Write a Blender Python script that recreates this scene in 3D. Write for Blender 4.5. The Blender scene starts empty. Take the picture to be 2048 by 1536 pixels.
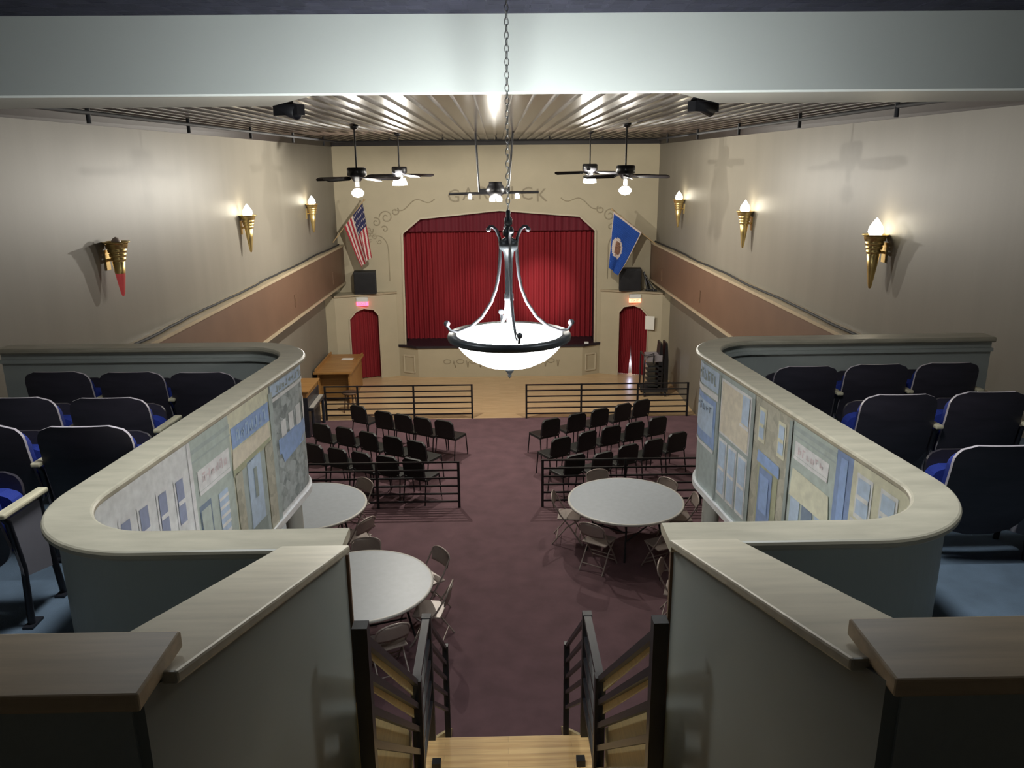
import bpy, math, random
from mathutils import Vector, Matrix
random.seed(7)
SC = bpy.context.scene
COL = SC.collection
PI = math.pi

# ------------------------------------------------------------------ materials
def _nt(m):
    m.use_nodes = True
    nt = m.node_tree
    return nt, nt.nodes['Principled BSDF'], nt.links

def mat(name, col, rough=0.6, metal=0.0, var=0.12, scale=6.0, stretch=(1, 1, 1), bump=0.0, bscale=60.0, emit=None, estr=0.0, spec=0.5, trans=0.0):
    m = bpy.data.materials.new(name)
    nt, b, L = _nt(m)
    b.inputs['Roughness'].default_value = rough
    b.inputs['Metallic'].default_value = metal
    b.inputs['Specular IOR Level'].default_value = spec
    if trans: b.inputs['Transmission Weight'].default_value = trans
    tc = nt.nodes.new('ShaderNodeTexCoord')
    mp = nt.nodes.new('ShaderNodeMapping'); mp.inputs['Scale'].default_value = stretch
    L.new(tc.outputs['Object'], mp.inputs['Vector'])
    nz = nt.nodes.new('ShaderNodeTexNoise'); nz.inputs['Scale'].default_value = scale; nz.inputs['Detail'].default_value = 4
    L.new(mp.outputs[0], nz.inputs['Vector'])
    cr = nt.nodes.new('ShaderNodeValToRGB')
    cr.color_ramp.elements[0].position = 0.3; cr.color_ramp.elements[1].position = 0.7
    cr.color_ramp.elements[0].color = (*[max(0, c*(1-var)) for c in col], 1)
    cr.color_ramp.elements[1].color = (*[min(1, c*(1+var)) for c in col], 1)
    L.new(nz.outputs['Fac'], cr.inputs['Fac'])
    L.new(cr.outputs[0], b.inputs['Base Color'])
    if bump:
        n2 = nt.nodes.new('ShaderNodeTexNoise'); n2.inputs['Scale'].default_value = bscale
        L.new(mp.outputs[0], n2.inputs['Vector'])
        bp = nt.nodes.new('ShaderNodeBump'); bp.inputs['Strength'].default_value = bump; bp.inputs['Distance'].default_value = 0.01
        L.new(n2.outputs['Fac'], bp.inputs['Height']); L.new(bp.outputs[0], b.inputs['Normal'])
    if emit:
        b.inputs['Emission Color'].default_value = (*emit, 1); b.inputs['Emission Strength'].default_value = estr
    return m

def boards(name, c1, c2, bw, axis='X', rough=0.45, knots=False):
    """planks: brick texture in object space; long side along axis"""
    m = bpy.data.materials.new(name)
    nt, b, L = _nt(m)
    tc = nt.nodes.new('ShaderNodeTexCoord'); mp = nt.nodes.new('ShaderNodeMapping')
    if axis == 'Y': mp.inputs['Rotation'].default_value = (0, 0, PI/2)
    L.new(tc.outputs['Object'], mp.inputs['Vector'])
    br = nt.nodes.new('ShaderNodeTexBrick')
    br.inputs['Scale'].default_value = 1.0
    br.inputs['Brick Width'].default_value = 0.9; br.inputs['Row Height'].default_value = bw
    br.inputs['Mortar Size'].default_value = 0.0012
    br.inputs['Color1'].default_value = (*c1, 1); br.inputs['Color2'].default_value = (*c2, 1)
    br.inputs['Mortar'].default_value = (*[x*0.55 for x in c1], 1)
    L.new(mp.outputs[0], br.inputs['Vector'])
    mp2 = nt.nodes.new('ShaderNodeMapping'); mp2.inputs['Scale'].default_value = (1.5, 26, 26)
    L.new(mp.outputs[0], mp2.inputs['Vector'])
    nz = nt.nodes.new('ShaderNodeTexNoise'); nz.inputs['Scale'].default_value = 1.4; nz.inputs['Detail'].default_value = 5
    L.new(mp2.outputs[0], nz.inputs['Vector'])
    mx = nt.nodes.new('ShaderNodeMixRGB'); mx.blend_type = 'MULTIPLY'; mx.inputs['Fac'].default_value = 0.55
    cr = nt.nodes.new('ShaderNodeValToRGB'); cr.color_ramp.elements[0].color = (.55, .42, .3, 1); cr.color_ramp.elements[1].color = (1, 1, 1, 1)
    cr.color_ramp.elements[0].position = 0.3; cr.color_ramp.elements[1].position = 0.62
    L.new(nz.outputs['Fac'], cr.inputs['Fac'])
    L.new(br.outputs['Color'], mx.inputs[1]); L.new(cr.outputs[0], mx.inputs[2])
    out = mx.outputs[0]
    if knots:
        vo = nt.nodes.new('ShaderNodeTexVoronoi'); vo.inputs['Scale'].default_value = 3.4
        mp3 = nt.nodes.new('ShaderNodeMapping'); mp3.inputs['Scale'].default_value = (1, 2.2, 2.2)
        L.new(mp.outputs[0], mp3.inputs['Vector']); L.new(mp3.outputs[0], vo.inputs['Vector'])
        c3 = nt.nodes.new('ShaderNodeValToRGB'); c3.color_ramp.elements[0].color = (.35, .2, .1, 1); c3.color_ramp.elements[1].color = (1, 1, 1, 1)
        c3.color_ramp.elements[0].position = 0.03; c3.color_ramp.elements[1].position = 0.1
        L.new(vo.outputs['Distance'], c3.inputs['Fac'])
        m2 = nt.nodes.new('ShaderNodeMixRGB'); m2.blend_type = 'MULTIPLY'; m2.inputs['Fac'].default_value = 0.8
        L.new(out, m2.inputs[1]); L.new(c3.outputs[0], m2.inputs[2]); out = m2.outputs[0]
    L.new(out, b.inputs['Base Color'])
    b.inputs['Roughness'].default_value = rough
    return m

def stone(name, c1, c2):
    m = bpy.data.materials.new(name)
    nt, b, L = _nt(m)
    tc = nt.nodes.new('ShaderNodeTexCoord')
    vo = nt.nodes.new('ShaderNodeTexVoronoi'); vo.inputs['Scale'].default_value = 14
    L.new(tc.outputs['Object'], vo.inputs['Vector'])
    nz = nt.nodes.new('ShaderNodeTexNoise'); nz.inputs['Scale'].default_value = 22; L.new(tc.outputs['Object'], nz.inputs['Vector'])
    mx = nt.nodes.new('ShaderNodeMixRGB'); mx.inputs['Fac'].default_value = 0.5
    L.new(vo.outputs['Color'], mx.inputs[1]); L.new(nz.outputs['Fac'], mx.inputs[2])
    cr = nt.nodes.new('ShaderNodeValToRGB'); cr.color_ramp.elements[0].color = (*c1, 1); cr.color_ramp.elements[1].color = (*c2, 1)
    cr.color_ramp.elements[0].position = .3; cr.color_ramp.elements[1].position = .65
    L.new(mx.outputs[0], cr.inputs['Fac']); L.new(cr.outputs[0], b.inputs['Base Color'])
    b.inputs['Roughness'].default_value = .6
    return m

def tin(name):
    """pressed tin tiles, blue black"""
    m = bpy.data.materials.new(name)
    nt, b, L = _nt(m)
    tc = nt.nodes.new('ShaderNodeTexCoord')
    vo = nt.nodes.new('ShaderNodeTexVoronoi'); vo.inputs['Scale'].default_value = 9; vo.distance = 'CHEBYCHEV'
    vo.inputs['Randomness'].default_value = .35
    L.new(tc.outputs['Object'], vo.inputs['Vector'])
    cr = nt.nodes.new('ShaderNodeValToRGB'); cr.color_ramp.elements[0].color = (.001, .001, .003, 1); cr.color_ramp.elements[1].color = (.016, .016, .026, 1)
    L.new(vo.outputs['Distance'], cr.inputs['Fac']); L.new(cr.outputs[0], b.inputs['Base Color'])
    bp = nt.nodes.new('ShaderNodeBump'); bp.inputs['Strength'].default_value = .8; bp.inputs['Distance'].default_value = .03
    L.new(vo.outputs['Distance'], bp.inputs['Height']); L.new(bp.outputs[0], b.inputs['Normal'])
    b.inputs['Roughness'].default_value = .5; b.inputs['Specular IOR Level'].default_value = .05
    return m

M = {}
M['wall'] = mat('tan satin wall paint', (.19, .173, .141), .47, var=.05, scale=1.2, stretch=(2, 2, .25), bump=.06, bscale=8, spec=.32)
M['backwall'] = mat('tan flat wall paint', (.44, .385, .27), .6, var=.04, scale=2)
M['band'] = mat('brown wall paint', (.125, .073, .046), .5, var=.07, scale=2)
M['ledge'] = mat('dark ledge wood', (.10, .075, .05), .35, var=.35, scale=3, stretch=(1, 1, 1))
M['tanledge'] = mat('tan ledge trim', (.38, .31, .21), .4, var=.08)
M['carpet'] = mat('maroon carpet', (.13, .069, .08), .95, var=.16, scale=3.0, bump=.5, bscale=400)
M['hard'] = boards('honey hardwood floor', (.66, .48, .28), (.60, .43, .24), .07, 'X', .32)
M['ceil'] = mat('brown ribbed metal', (.036, .026, .021), .17, metal=0, var=.2, scale=2.0, stretch=(3, .2, 1), spec=.6)
M['crown'] = mat('dark brown crown paint', (.014, .010, .010), .5, var=.2)
M['tin'] = tin('blue black pressed tin')
M['beam'] = mat('pale grey green paint', (.37, .395, .375), .55, var=.03, scale=1)
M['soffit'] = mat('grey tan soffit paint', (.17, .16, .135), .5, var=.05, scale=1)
M['panel'] = mat('sage grey panel paint', (.36, .375, .34), .5, var=.04, scale=2)
M['stairwall'] = mat('sage panel paint darkened for shade', (.21, .22, .20), .6, var=.04, scale=2)  # same sage paint as the balcony panels, darkened to stand in for shade
M['cap'] = mat('pale washed oak', (.40, .36, .27), .42, var=.13, scale=3, stretch=(1.2, 5, 5))
M['capdark'] = mat('oak counter', (.6, .45, .28), .45, var=.16, scale=2.5, stretch=(1, 10, 10))
M['capedge'] = mat('dark oak edge', (.2, .13, .085), .45, var=.2, scale=4)
M['bluecarpet'] = mat('slate blue carpet', (.105, .145, .19), .9, var=.18, scale=5, bump=.4, bscale=300)
M['curtain'] = mat('red velvet', (.22, .006, .013), .8, var=.12, scale=3, stretch=(6, 6, .3))
M['valance'] = mat('dark red velvet', (.125, .005, .016), .8, var=.12, scale=3, stretch=(6, 6, .3))
M['doorcurtain'] = mat('deep red cloth', (.2, .006, .012), .8, var=.12, scale=3, stretch=(6, 6, .3))
M['black'] = mat('black metal', (.012, .012, .014), .35, var=.2)
M['blackmatte'] = mat('black matte', (.014, .014, .016), .75, var=.2, bump=.2, bscale=200)
M['stageblack'] = mat('black stage edge', (.018, .012, .018), .5, var=.2)
M['seatblack'] = mat('black chair vinyl', (.012, .013, .012), .45, var=.25)
M['ply'] = mat('dark plywood seat back', (.034, .029, .038), .4, var=.2, scale=4, stretch=(1, 1, 5))
M['plyedge'] = mat('pale plywood edge', (.52, .46, .48), .4, var=.1)
M['blue'] = mat('royal blue upholstery', (.012, .03, .24), .8, var=.1, bump=.2, bscale=200)
M['iron'] = mat('dark iron', (.022, .022, .028), .4, metal=.3, var=.2)
M['grayiron'] = mat('grey enamel panel', (.26, .24, .26), .5, var=.08, scale=5)
M['arm'] = mat('pale maple', (.60, .53, .36), .4, var=.12, scale=4, stretch=(8, 1, 8))
M['chainsteel'] = mat('pale chain steel', (.55, .56, .56), .35, metal=.6, var=.05)
M['chrome'] = mat('brushed nickel', (.05, .05, .055), .45, metal=.3, var=.1, spec=.3)
M['nickeldark'] = mat('dark pewter', (.03, .033, .036), .4, metal=.3, var=.15, spec=.3)
M['bowl'] = mat('lit alabaster glass', (.85, .85, .8), .4, var=.06, scale=8, emit=(1, .98, .94), estr=27)
M['bulb'] = mat('lit white glass', (.9, .9, .85), .3, var=0, emit=(1, .96, .88), estr=14)
M['bulbdim'] = mat('lit frosted glass', (.9, .9, .85), .3, var=0, emit=(1, .95, .85), estr=5)
M['flame'] = mat('lit flame glass', (.9, .85, .7), .3, var=0, emit=(1, .93, .74), estr=16)
M['flameoff'] = mat('unlit pink glass', (.6, .5, .46), .4, var=.05)
M['brass'] = mat('polished brass', (.82, .62, .26), .3, metal=.9, var=.15)
M['redreflect'] = mat('painted red reflection', (.42, .12, .09), .3, metal=.4, var=.1, emit=(1, .12, .13), estr=.16)  # reflected red light put into the sconce tip's colour and weak emission
M['tabletop'] = mat('pale grey laminate', (.38, .42, .46), .4, var=.04, scale=12)
M['tablerim'] = mat('pale table edge band', (.55, .54, .5), .4, var=.05)
M['fold'] = mat('beige folding chair steel', (.33, .275, .245), .38, metal=.2, var=.08)
M['pine'] = boards('knotty pine boards', (.64, .44, .20), (.54, .35, .15), .06, 'X', .4, knots=True)
M['pineplain'] = mat('pale pine plywood', (.58, .47, .24), .5, var=.12, scale=3, stretch=(3, 1, 14))
M['walltrim'] = mat('dark brown corner trim', (.13, .075, .045), .5, var=.15)
M['oak'] = boards('golden oak', (.42, .23, .075), (.37, .19, .06), .12, 'X', .4)
M['paper'] = mat('white paper', (.8, .78, .72), .7, var=.02)
M['white'] = mat('white enamel', (.75, .75, .73), .4, var=.03)
M['key'] = mat('ivory keys', (.4, .38, .34), .4, var=.05)
M['pianoblack'] = mat('black piano case', (.02, .024, .034), .3, var=.2)
M['exitred'] = mat('red lit exit letters', (.8, .1, .1), .4, var=0, emit=(1, .07, .16), estr=4.5)
M['exitorange'] = mat('orange lit exit letters', (.8, .2, .1), .4, var=0, emit=(1, .24, .13), estr=4.5)
M['flagblue'] = mat('flag navy', (.022, .024, .085), .8, var=.08)
M['flagred'] = mat('flag red', (.36, .025, .04), .8, var=.08)
M['flagwhite'] = mat('flag white', (.66, .56, .52), .8, var=.05)
M['stateblue'] = mat('flag royal blue', (.012, .07, .36), .8, var=.08)
M['sealbrown'] = mat('seal brown', (.26, .13, .085), .8, var=.3, scale=20)
M['wood'] = mat('flagpole wood', (.42, .3, .16), .4, var=.1)
M['stencil'] = mat('taupe stencil paint', (.26, .22, .145), .6, var=.05)
M['stencil2'] = mat('soft grey stencil paint', (.33, .285, .195), .6, var=.05)
M['apronframe'] = mat('cream frame paint', (.5, .44, .32), .5, var=.05)
M['post'] = mat('pale post paint', (.52, .52, .47), .5, var=.04)
# mural paints
for k, c in dict(mwhite=(.60, .62, .66), mcream=(.55, .54, .42), msand=(.58, .53, .43), mgrey=(.33, .38, .37), mgreen=(.38, .43, .40), mblue=(.25, .35, .56),
                 mpale=(.40, .49, .62), mdoor=(.20, .27, .44), mdark=(.09, .10, .10), mwin=(.24, .27, .38), msign=(.68, .68, .70), mredtxt=(.56, .49, .50),
                 mbluetxt=(.36, .47, .66), mslate=(.18, .23, .30), molive=(.34, .35, .24), mlight=(.75, .80, .83), mmid=(.25, .29, .28)).items():
    M[k] = mat('mural paint ' + k[1:], tuple(min(.85, q*1.4) for q in c), .5, var=.10, scale=18)
M['mstone'] = stone('mural paint stonework', (.24, .27, .27), (.52, .57, .57))
M['mstone2'] = stone('mural paint pale stone', (.42, .41, .33), (.58, .56, .46))

# ------------------------------------------------------------------ mesh builder
class MB:
    def __init__(s): s.v = []; s.f = []; s.m = []; s.sm = []
    def add(s, vs, fs, mi=0, T=None, smooth=False):
        o = len(s.v)
        for v in vs:
            v = Vector(v)
            s.v.append(tuple(T @ v) if T else tuple(v))
        for f in fs:
            s.f.append([o+i for i in f]); s.m.append(mi); s.sm.append(smooth)
        return s
    def box(s, x0, x1, y0, y1, z0, z1, mi=0, T=None):
        v = [(x, y, z) for z in (z0, z1) for y in (y0, y1) for x in (x0, x1)]
        return s.add(v, [(0, 2, 3, 1), (4, 5, 7, 6), (0, 1, 5, 4), (2, 6, 7, 3), (0, 4, 6, 2), (1, 3, 7, 5)], mi, T)
    def prism(s, poly, z0, z1, mi=0, T=None, side=None):
        n = len(poly)
        a = sum(poly[i][0]*poly[(i+1) % n][1]-poly[(i+1) % n][0]*poly[i][1] for i in range(n))
        if a < 0: poly = poly[::-1]
        v = [(p[0], p[1], z0) for p in poly]+[(p[0], p[1], z1) for p in poly]
        s.add(v, [list(range(n))[::-1], list(range(n, 2*n))], mi, T)
        return s.add(v, [(i, (i+1) % n, n+(i+1) % n, n+i) for i in range(n)], mi if side is None else side, T)
    def xz(s, poly, y0, y1, mi=0, T=None, side=None):
        """poly in (x,z) extruded along y"""
        R = Matrix(((1, 0, 0, 0), (0, 0, -1, 0), (0, 1, 0, 0), (0, 0, 0, 1)))
        return s.prism(poly, -y1, -y0, mi, (T @ R) if T else R, side)
    def yz(s, poly, x0, x1, mi=0, T=None):
        R = Matrix(((0, 0, 1, 0), (1, 0, 0, 0), (0, 1, 0, 0), (0, 0, 0, 1)))
        return s.prism(poly, x0, x1, mi, (T @ R) if T else R)
    def tube(s, pts, r, n=8, mi=0, T=None, closed=False, smooth=True):
        pts = [Vector(p) for p in pts]; N = len(pts)
        rs = r if isinstance(r, (list, tuple)) else [r]*N
        vs = []; prev = None
        for i, p in enumerate(pts):
            a = pts[i-1] if (i or closed) else p
            b = pts[(i+1) % N] if (i < N-1 or closed) else p
            t = (b-a).normalized()
            if prev is None:
                up = Vector((0, 0, 1)) if abs(t.z) < .9 else Vector((1, 0, 0))
                prev = t.cross(up).normalized()
            nrm = (prev-t*prev.dot(t))
            nrm = nrm.normalized() if nrm.length > 1e-6 else t.orthogonal().normalized()
            prev = nrm; bi = t.cross(nrm)
            for k in range(n):
                a2 = 2*PI*k/n + (PI/4 if n == 4 else 0)
                vs.append(p+(nrm*math.cos(a2)+bi*math.sin(a2))*rs[i])
        fs = []
        for i in range(N if closed else N-1):
            j = (i+1) % N
            for k in range(n): fs.append((i*n+k, i*n+(k+1) % n, j*n+(k+1) % n, j*n+k))
        s.add(vs, fs, mi, T, smooth and n > 4)
        if not closed:
            s.add(vs[:n], [list(range(n))[::-1]], mi, T); s.add(vs[-n:], [list(range(n))], mi, T)
        return s
    def bar(s, a, b, w, h, mi=0, T=None):
        """rectangular bar from a to b, w sideways, h upward"""
        a, b = Vector(a), Vector(b); t = (b-a).normalized()
        up = Vector((0, 0, 1)) if abs(t.z) < .95 else Vector((0, 1, 0))
        sd = t.cross(up).normalized(); u = sd.cross(t)
        v = [p+sd*x*w/2+u*z*h/2 for p in (a, b) for x, z in ((-1, -1), (1, -1), (1, 1), (-1, 1))]
        return s.add(v, [(3, 2, 1, 0), (4, 5, 6, 7), (0, 1, 5, 4), (1, 2, 6, 5), (2, 3, 7, 6), (3, 0, 4, 7)], mi, T)
    def lathe(s, prof, n=24, mi=0, T=None, smooth=True, cap=True):
        vs = [(r*math.cos(2*PI*k/n), r*math.sin(2*PI*k/n), z) for r, z in prof for k in range(n)]
        fs = [(i*n+k, i*n+(k+1) % n, (i+1)*n+(k+1) % n, (i+1)*n+k) for i in range(len(prof)-1) for k in range(n)]
        s.add(vs, fs, mi, T, smooth)
        if cap:
            if prof[0][0] > 1e-4: s.add(vs[:n], [list(range(n))[::-1]], mi, T)
            if prof[-1][0] > 1e-4: s.add(vs[-n:], [list(range(n))], mi, T)
        return s
    def ball(s, c, r, n=12, mi=0, sz=1.0, T=None):
        pr = [(max(1e-5, r*math.sin(PI*i/8)), -r*sz*math.cos(PI*i/8)) for i in range(9)]
        X = Matrix.Translation(Vector(c))
        return s.lathe(pr, n, mi, (T @ X) if T else X)
    def build(s, name, mats, parent=None, loc=None, bevel=0, kind=None, label=None):
        me = bpy.data.meshes.new(name)
        me.from_pydata(s.v, [], s.f)
        for mm in (mats if isinstance(mats, (list, tuple)) else [mats]): me.materials.append(M[mm])
        me.polygons.foreach_set('material_index', s.m)
        me.polygons.foreach_set('use_smooth', s.sm)
        me.update()
        o = bpy.data.objects.new(name, me); COL.objects.link(o)
        if parent: o.parent = parent
        if loc: o.location = loc
        if bevel:
            bv = o.modifiers.new('edge', 'BEVEL'); bv.width = bevel; bv.segments = 2; bv.limit_method = 'ANGLE'; bv.angle_limit = .7
        if kind: o['kind'] = kind
        if label: o['label'] = label
        return o

def thing(name, label, cat, loc=(0, 0, 0), rz=0, group=None):
    o = bpy.data.objects.new(name, None); COL.objects.link(o); o.empty_display_size = .1
    o.location = loc; o.rotation_euler = (0, 0, rz); o['label'] = label; o['category'] = cat
    if group: o['group'] = group
    return o
def tag(o, label, cat, group=None):
    o['label'] = label; o['category'] = cat
    if group: o['group'] = group
    return o
def struct(o, label, cat='wall'):
    o['kind'] = 'structure'; o['label'] = label; o['category'] = cat
    return o
def dup(root, loc, rz, label):
    r = root.copy(); COL.objects.link(r); r.location = loc; r.rotation_euler = (0, 0, rz); r['label'] = label
    for ch in list(root.children):
        c = ch.copy(); COL.objects.link(c); c.parent = r
        for g in ch.children:
            d = g.copy(); COL.objects.link(d); d.parent = c
    return r
def text_mesh(name, body, size, m, T, parent=None, depth=.003, spacing=1.0):
    cu = bpy.data.curves.new(name, 'FONT'); cu.body = body; cu.size = size; cu.extrude = depth; cu.align_x = 'CENTER'; cu.align_y = 'CENTER'
    cu.space_character = spacing; cu.resolution_u = 2
    t = bpy.data.objects.new(name+'_tmp', cu); COL.objects.link(t)
    dg = bpy.context.evaluated_depsgraph_get(); dg.update()
    me = bpy.data.meshes.new_from_object(t.evaluated_get(dg))
    me.name = name
    bpy.data.objects.remove(t); bpy.data.curves.remove(cu)
    me.transform(T); me.materials.clear(); me.materials.append(M[m])
    o = bpy.data.objects.new(name, me); COL.objects.link(o)
    if parent: o.parent = parent
    return o
FACE_CAM = Matrix.Rotation(PI/2, 4, 'X')      # text plane upright, readable from -Y

# ================================================================== SETTING
CX = .02
DB = 22.2          # stage wall
HC = 6.5           # main ceiling
fl = MB().box(-4.9, 4.9, -1.5, 18.1, -.1, 0).build('floor', 'carpet'); struct(fl, 'maroon carpeted main floor of the hall', 'floor')
fh = MB().box(-4.9, 4.9, 18.1, 22.6, -.1, 0).build('floor_hardwood', 'hard'); struct(fh, 'honey coloured hardwood strip in front of the stage', 'floor')

for sd, s in (('left', -1), ('right', 1)):
    T = Matrix.Diagonal((s, 1, 1, 1))
    w = MB()
    # tapering upper wall and plumb lower wall
    v = [(4.96, -1.5, 3.2), (4.42, 22.4, 3.2), (4.42, 22.4, 6.62), (4.96, -1.5, 6.95), (5.1, -1.5, 3.2), (5.1, 22.4, 3.2), (5.1, 22.4, 6.62), (5.1, -1.5, 6.95)]
    w.add([(s*a, b, c) for a, b, c in v], [(0, 1, 2, 3), (4, 7, 6, 5), (0, 4, 5, 1), (3, 2, 6, 7), (0, 3, 7, 4), (1, 5, 6, 2)])
    w.box(min(s*4.74, s*4.9), max(s*4.74, s*4.9), -1.5, 22.4, 0, 3.2)
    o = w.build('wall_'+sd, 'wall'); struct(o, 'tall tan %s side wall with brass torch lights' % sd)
    b = MB()
    b.add([(s*a, y, z) for a, y, z in ((4.49, 7.2, 2.69), (4.28, 22.2, 2.72), (4.28, 22.2, 3.73), (4.49, 7.2, 3.68), (4.95, 7.2, 2.69), (4.8, 22.2, 2.72), (4.8, 22.2, 3.73), (4.95, 7.2, 3.68))],
          [(0, 1, 2, 3), (4, 7, 6, 5), (0, 4, 5, 1), (3, 2, 6, 7), (0, 3, 7, 4), (1, 5, 6, 2)])
    b.build('brown_band', 'band', o, label='brown painted band below the ledge')
    lg = MB().add([(s*a, y, z) for a, y, z in ((4.46, 7.2, 3.68), (4.25, 22.2, 3.73), (4.25, 22.2, 3.78), (4.46, 7.2, 3.73), (4.95, 7.2, 3.68), (4.8, 22.2, 3.73), (4.8, 22.2, 3.78), (4.95, 7.2, 3.73))],
          [(0, 1, 2, 3), (4, 7, 6, 5), (0, 4, 5, 1), (3, 2, 6, 7), (0, 3, 7, 4), (1, 5, 6, 2)])
    lg.build('ledge', 'tanledge', o)
    # dark cable lying along the ledge
    random.seed(3 if s < 0 else 4)
    pts = [(s*(4.355+.0165*(22.4-y)+.022*math.sin(y*1.7)+random.uniform(-.012, .012)), y, 3.80-.0033*(22.2-y)) for y in [7.3+.35*k for k in range(43)]]
    c = MB().tube(pts, .018, 6).build('ledge_cable', 'blackmatte'); tag(c, 'dark cable running along the top of the %s wall ledge' % sd, 'cable')
    MB().bar((s*4.475, 7.2, 2.70), (s*4.265, 22.1, 2.73), .04, .05).build('ledge_molding', 'tanledge', o)
    # dark outlet plates on the brown band
    for k, (yy, zz, hh) in enumerate(((16.9, 3.1, .13), (20.7, 3.05, .16))):
        bx = 4.28+.014*(22.2-yy)
        p = MB().box(min(s*(bx-.014), s*(bx+.006)), max(s*(bx-.014), s*(bx+.006)), yy-.07, yy+.07, zz-hh, zz+hh).box(min(s*(bx-.02), s*(bx-.013)), max(s*(bx-.02), s*(bx-.013)), yy-.03, yy+.03, zz-hh*.5, zz+hh*.5)
        p = p.build('wall_plate', 'walltrim', bevel=.004)
        tag(p, 'small dark plate on %s brown band, %s' % (sd, ('nearer the balcony', 'nearer the stage')[k]), 'wall plate', 'plates on the brown bands')

# ribbed metal ceiling
cb = MB(); prof = []
x = -4.95
while x < 4.9:
    prof += [(x, HC), (x+.10, HC), (x+.101, HC-.03), (x+.15, HC-.03), (x+.151, HC)]; x += .2
pv = [(a, 5.1, z) for a, z in prof]+[(a, 22.4, z) for a, z in prof]; n = len(prof)
cb.add(pv, [(i+1, i, n+i, n+i+1) for i in range(n-1)])
cb.box(-4.95, 4.95, 5.1, 22.4, HC+.02, HC+.08)
struct(cb.build('ceiling', 'ceil'), 'ribbed brown metal ceiling over the hall', 'ceiling')
tr = MB()
for s in (-1, 1):
    tr.add([(s*a, y, z) for a, y, z in ((4.79, 5.1, 6.37), (4.40, 22.2, 6.37), (4.34, 22.2, 6.5), (4.72, 5.1, 6.5), (4.9, 5.1, 6.37), (4.6, 22.2, 6.37), (4.6, 22.2, 6.5), (4.9, 5.1, 6.5))],
           [(0, 1, 2, 3), (4, 7, 6, 5), (0, 4, 5, 1), (3, 2, 6, 7), (0, 3, 7, 4), (1, 5, 6, 2)])
tr.xz([(-4.5, 6.38), (4.5, 6.38), (4.5, 6.5), (-4.5, 6.5)], 22.04, 22.22)
struct(tr.build('trim_1', 'crown'), 'dark crown trim where walls meet the metal ceiling', 'trim')
# tin ceiling over the balcony and the pale beam in front of it
uc = MB().box(-4.9, 4.9, -1.5, 5.0, 6.74, 6.85).build('ceiling_tin', 'tin'); struct(uc, 'dark pressed tin ceiling above the balcony', 'ceiling')
bm_ = MB().box(-4.9, 4.9, 5.0, 5.16, 6.31, 6.9)
struct(bm_.build('beam', 'beam'), 'wide pale beam crossing above the balcony opening', 'beam')
sf = MB()
for s in (-1, 1):
    sf.prism([(s*4.8, 5.16), (s*1.12, 5.16), (s*1.62, 6.05), (s*4.8, 6.12)], 6.31, 6.52)
struct(sf.build('ceiling_soffit', 'soffit'), 'grey soffit panels behind the pale beam', 'ceiling')
# rear wall behind the viewer
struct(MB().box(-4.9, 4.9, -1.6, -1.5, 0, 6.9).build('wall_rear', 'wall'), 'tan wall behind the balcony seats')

# stage wall with the cut-corner opening
OP = [(-2.68, .0), (-2.63, 4.06), (-2.13, 4.46), (.06, 4.67), (2.27, 4.49), (2.72, 4.09), (2.76, .0)]
bw = MB()
out = [(-4.75, 0), (-4.75, 4.06), (-4.75, 6.6), (.06, 6.6), (4.75, 6.6), (4.75, 4.09), (4.75, 0)]
R_ = Matrix(((1, 0, 0, 0), (0, 0, -1, 0), (0, 1, 0, 0), (0, 0, 0, 1)))
for i in range(6):
    bw.xz([OP[i], OP[i+1], out[i+1], out[i]], DB, DB+.22)
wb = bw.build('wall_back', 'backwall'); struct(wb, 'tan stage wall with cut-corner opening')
ot = MB()
for i in range(6):
    a, b = OP[i], OP[i+1]
    ot.bar((a[0], DB-.012, a[1]), (b[0], DB-.012, b[1]), .05, .045)
ot.build('opening_trim', 'apronframe', wb)
# arched painted name over the stage
for i, ch in enumerate('GARRICK'):
    a = (i-3)/3*.115
    X = CX+1.2*(i-3)/3; Z = 5.12-.08*((i-3)/3)**2
    text_mesh('painted_letter', ch, .50, 'stencil', Matrix.Translation((X, DB-.004, Z)) @ Matrix.Rotation(-a*.2, 4, 'Y') @ FACE_CAM, wb)
# painted scrolls beside the name, and thin arches
def scroll(mb, cx, cz, s, sc=1.0):
    for (ox, oz, r0, turns, ph) in ((0, 0, .19, 1.4, 0), (.28, -.13, .13, 1.2, 1.2), (-.25, .16, .12, 1.1, 2.2), (.05, -.32, .1, 1.0, .5), (.48, -.34, .12, 1.2, 2.8)):
        pts = []
        for k in range(26):
            t = k/25; a = ph+t*turns*2*PI; r = r0*(1-.8*t)*sc
            pts.append((cx+s*(ox*sc+r*math.cos(a)), DB-.004, cz+oz*sc+r*math.sin(a)))
        mb.tube(pts, .016*sc, 5)
for s, cx0 in ((-1, -3.05), (1, 3.1)):
    m = MB(); scroll(m, cx0, 4.5, s)
    m.tube([(cx0-s*(.25+1.1*t), DB-.004, 4.72+.3*t-.09*math.sin(t*9)) for t in [k/16 for k in range(17)]], .014, 5)
    scroll(m, cx0+s*.5, 4.05, -s, .6)
    m.build('painted_scroll', 'stencil2', wb)
    a = MB().tube([(cx0-s*.02+s*x_, DB-.004, z_) for x_, z_ in [(0, 2.75), (.0, 3.6)]+[(.0+.28*(1-math.cos(q)), 3.6+.4*math.sin(q)) for q in [k*PI/16 for k in range(1, 9)]]+[(.62, 4.0)]], .014, 5)
    a.build('painted_arch', 'stencil2', wb)

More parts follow.
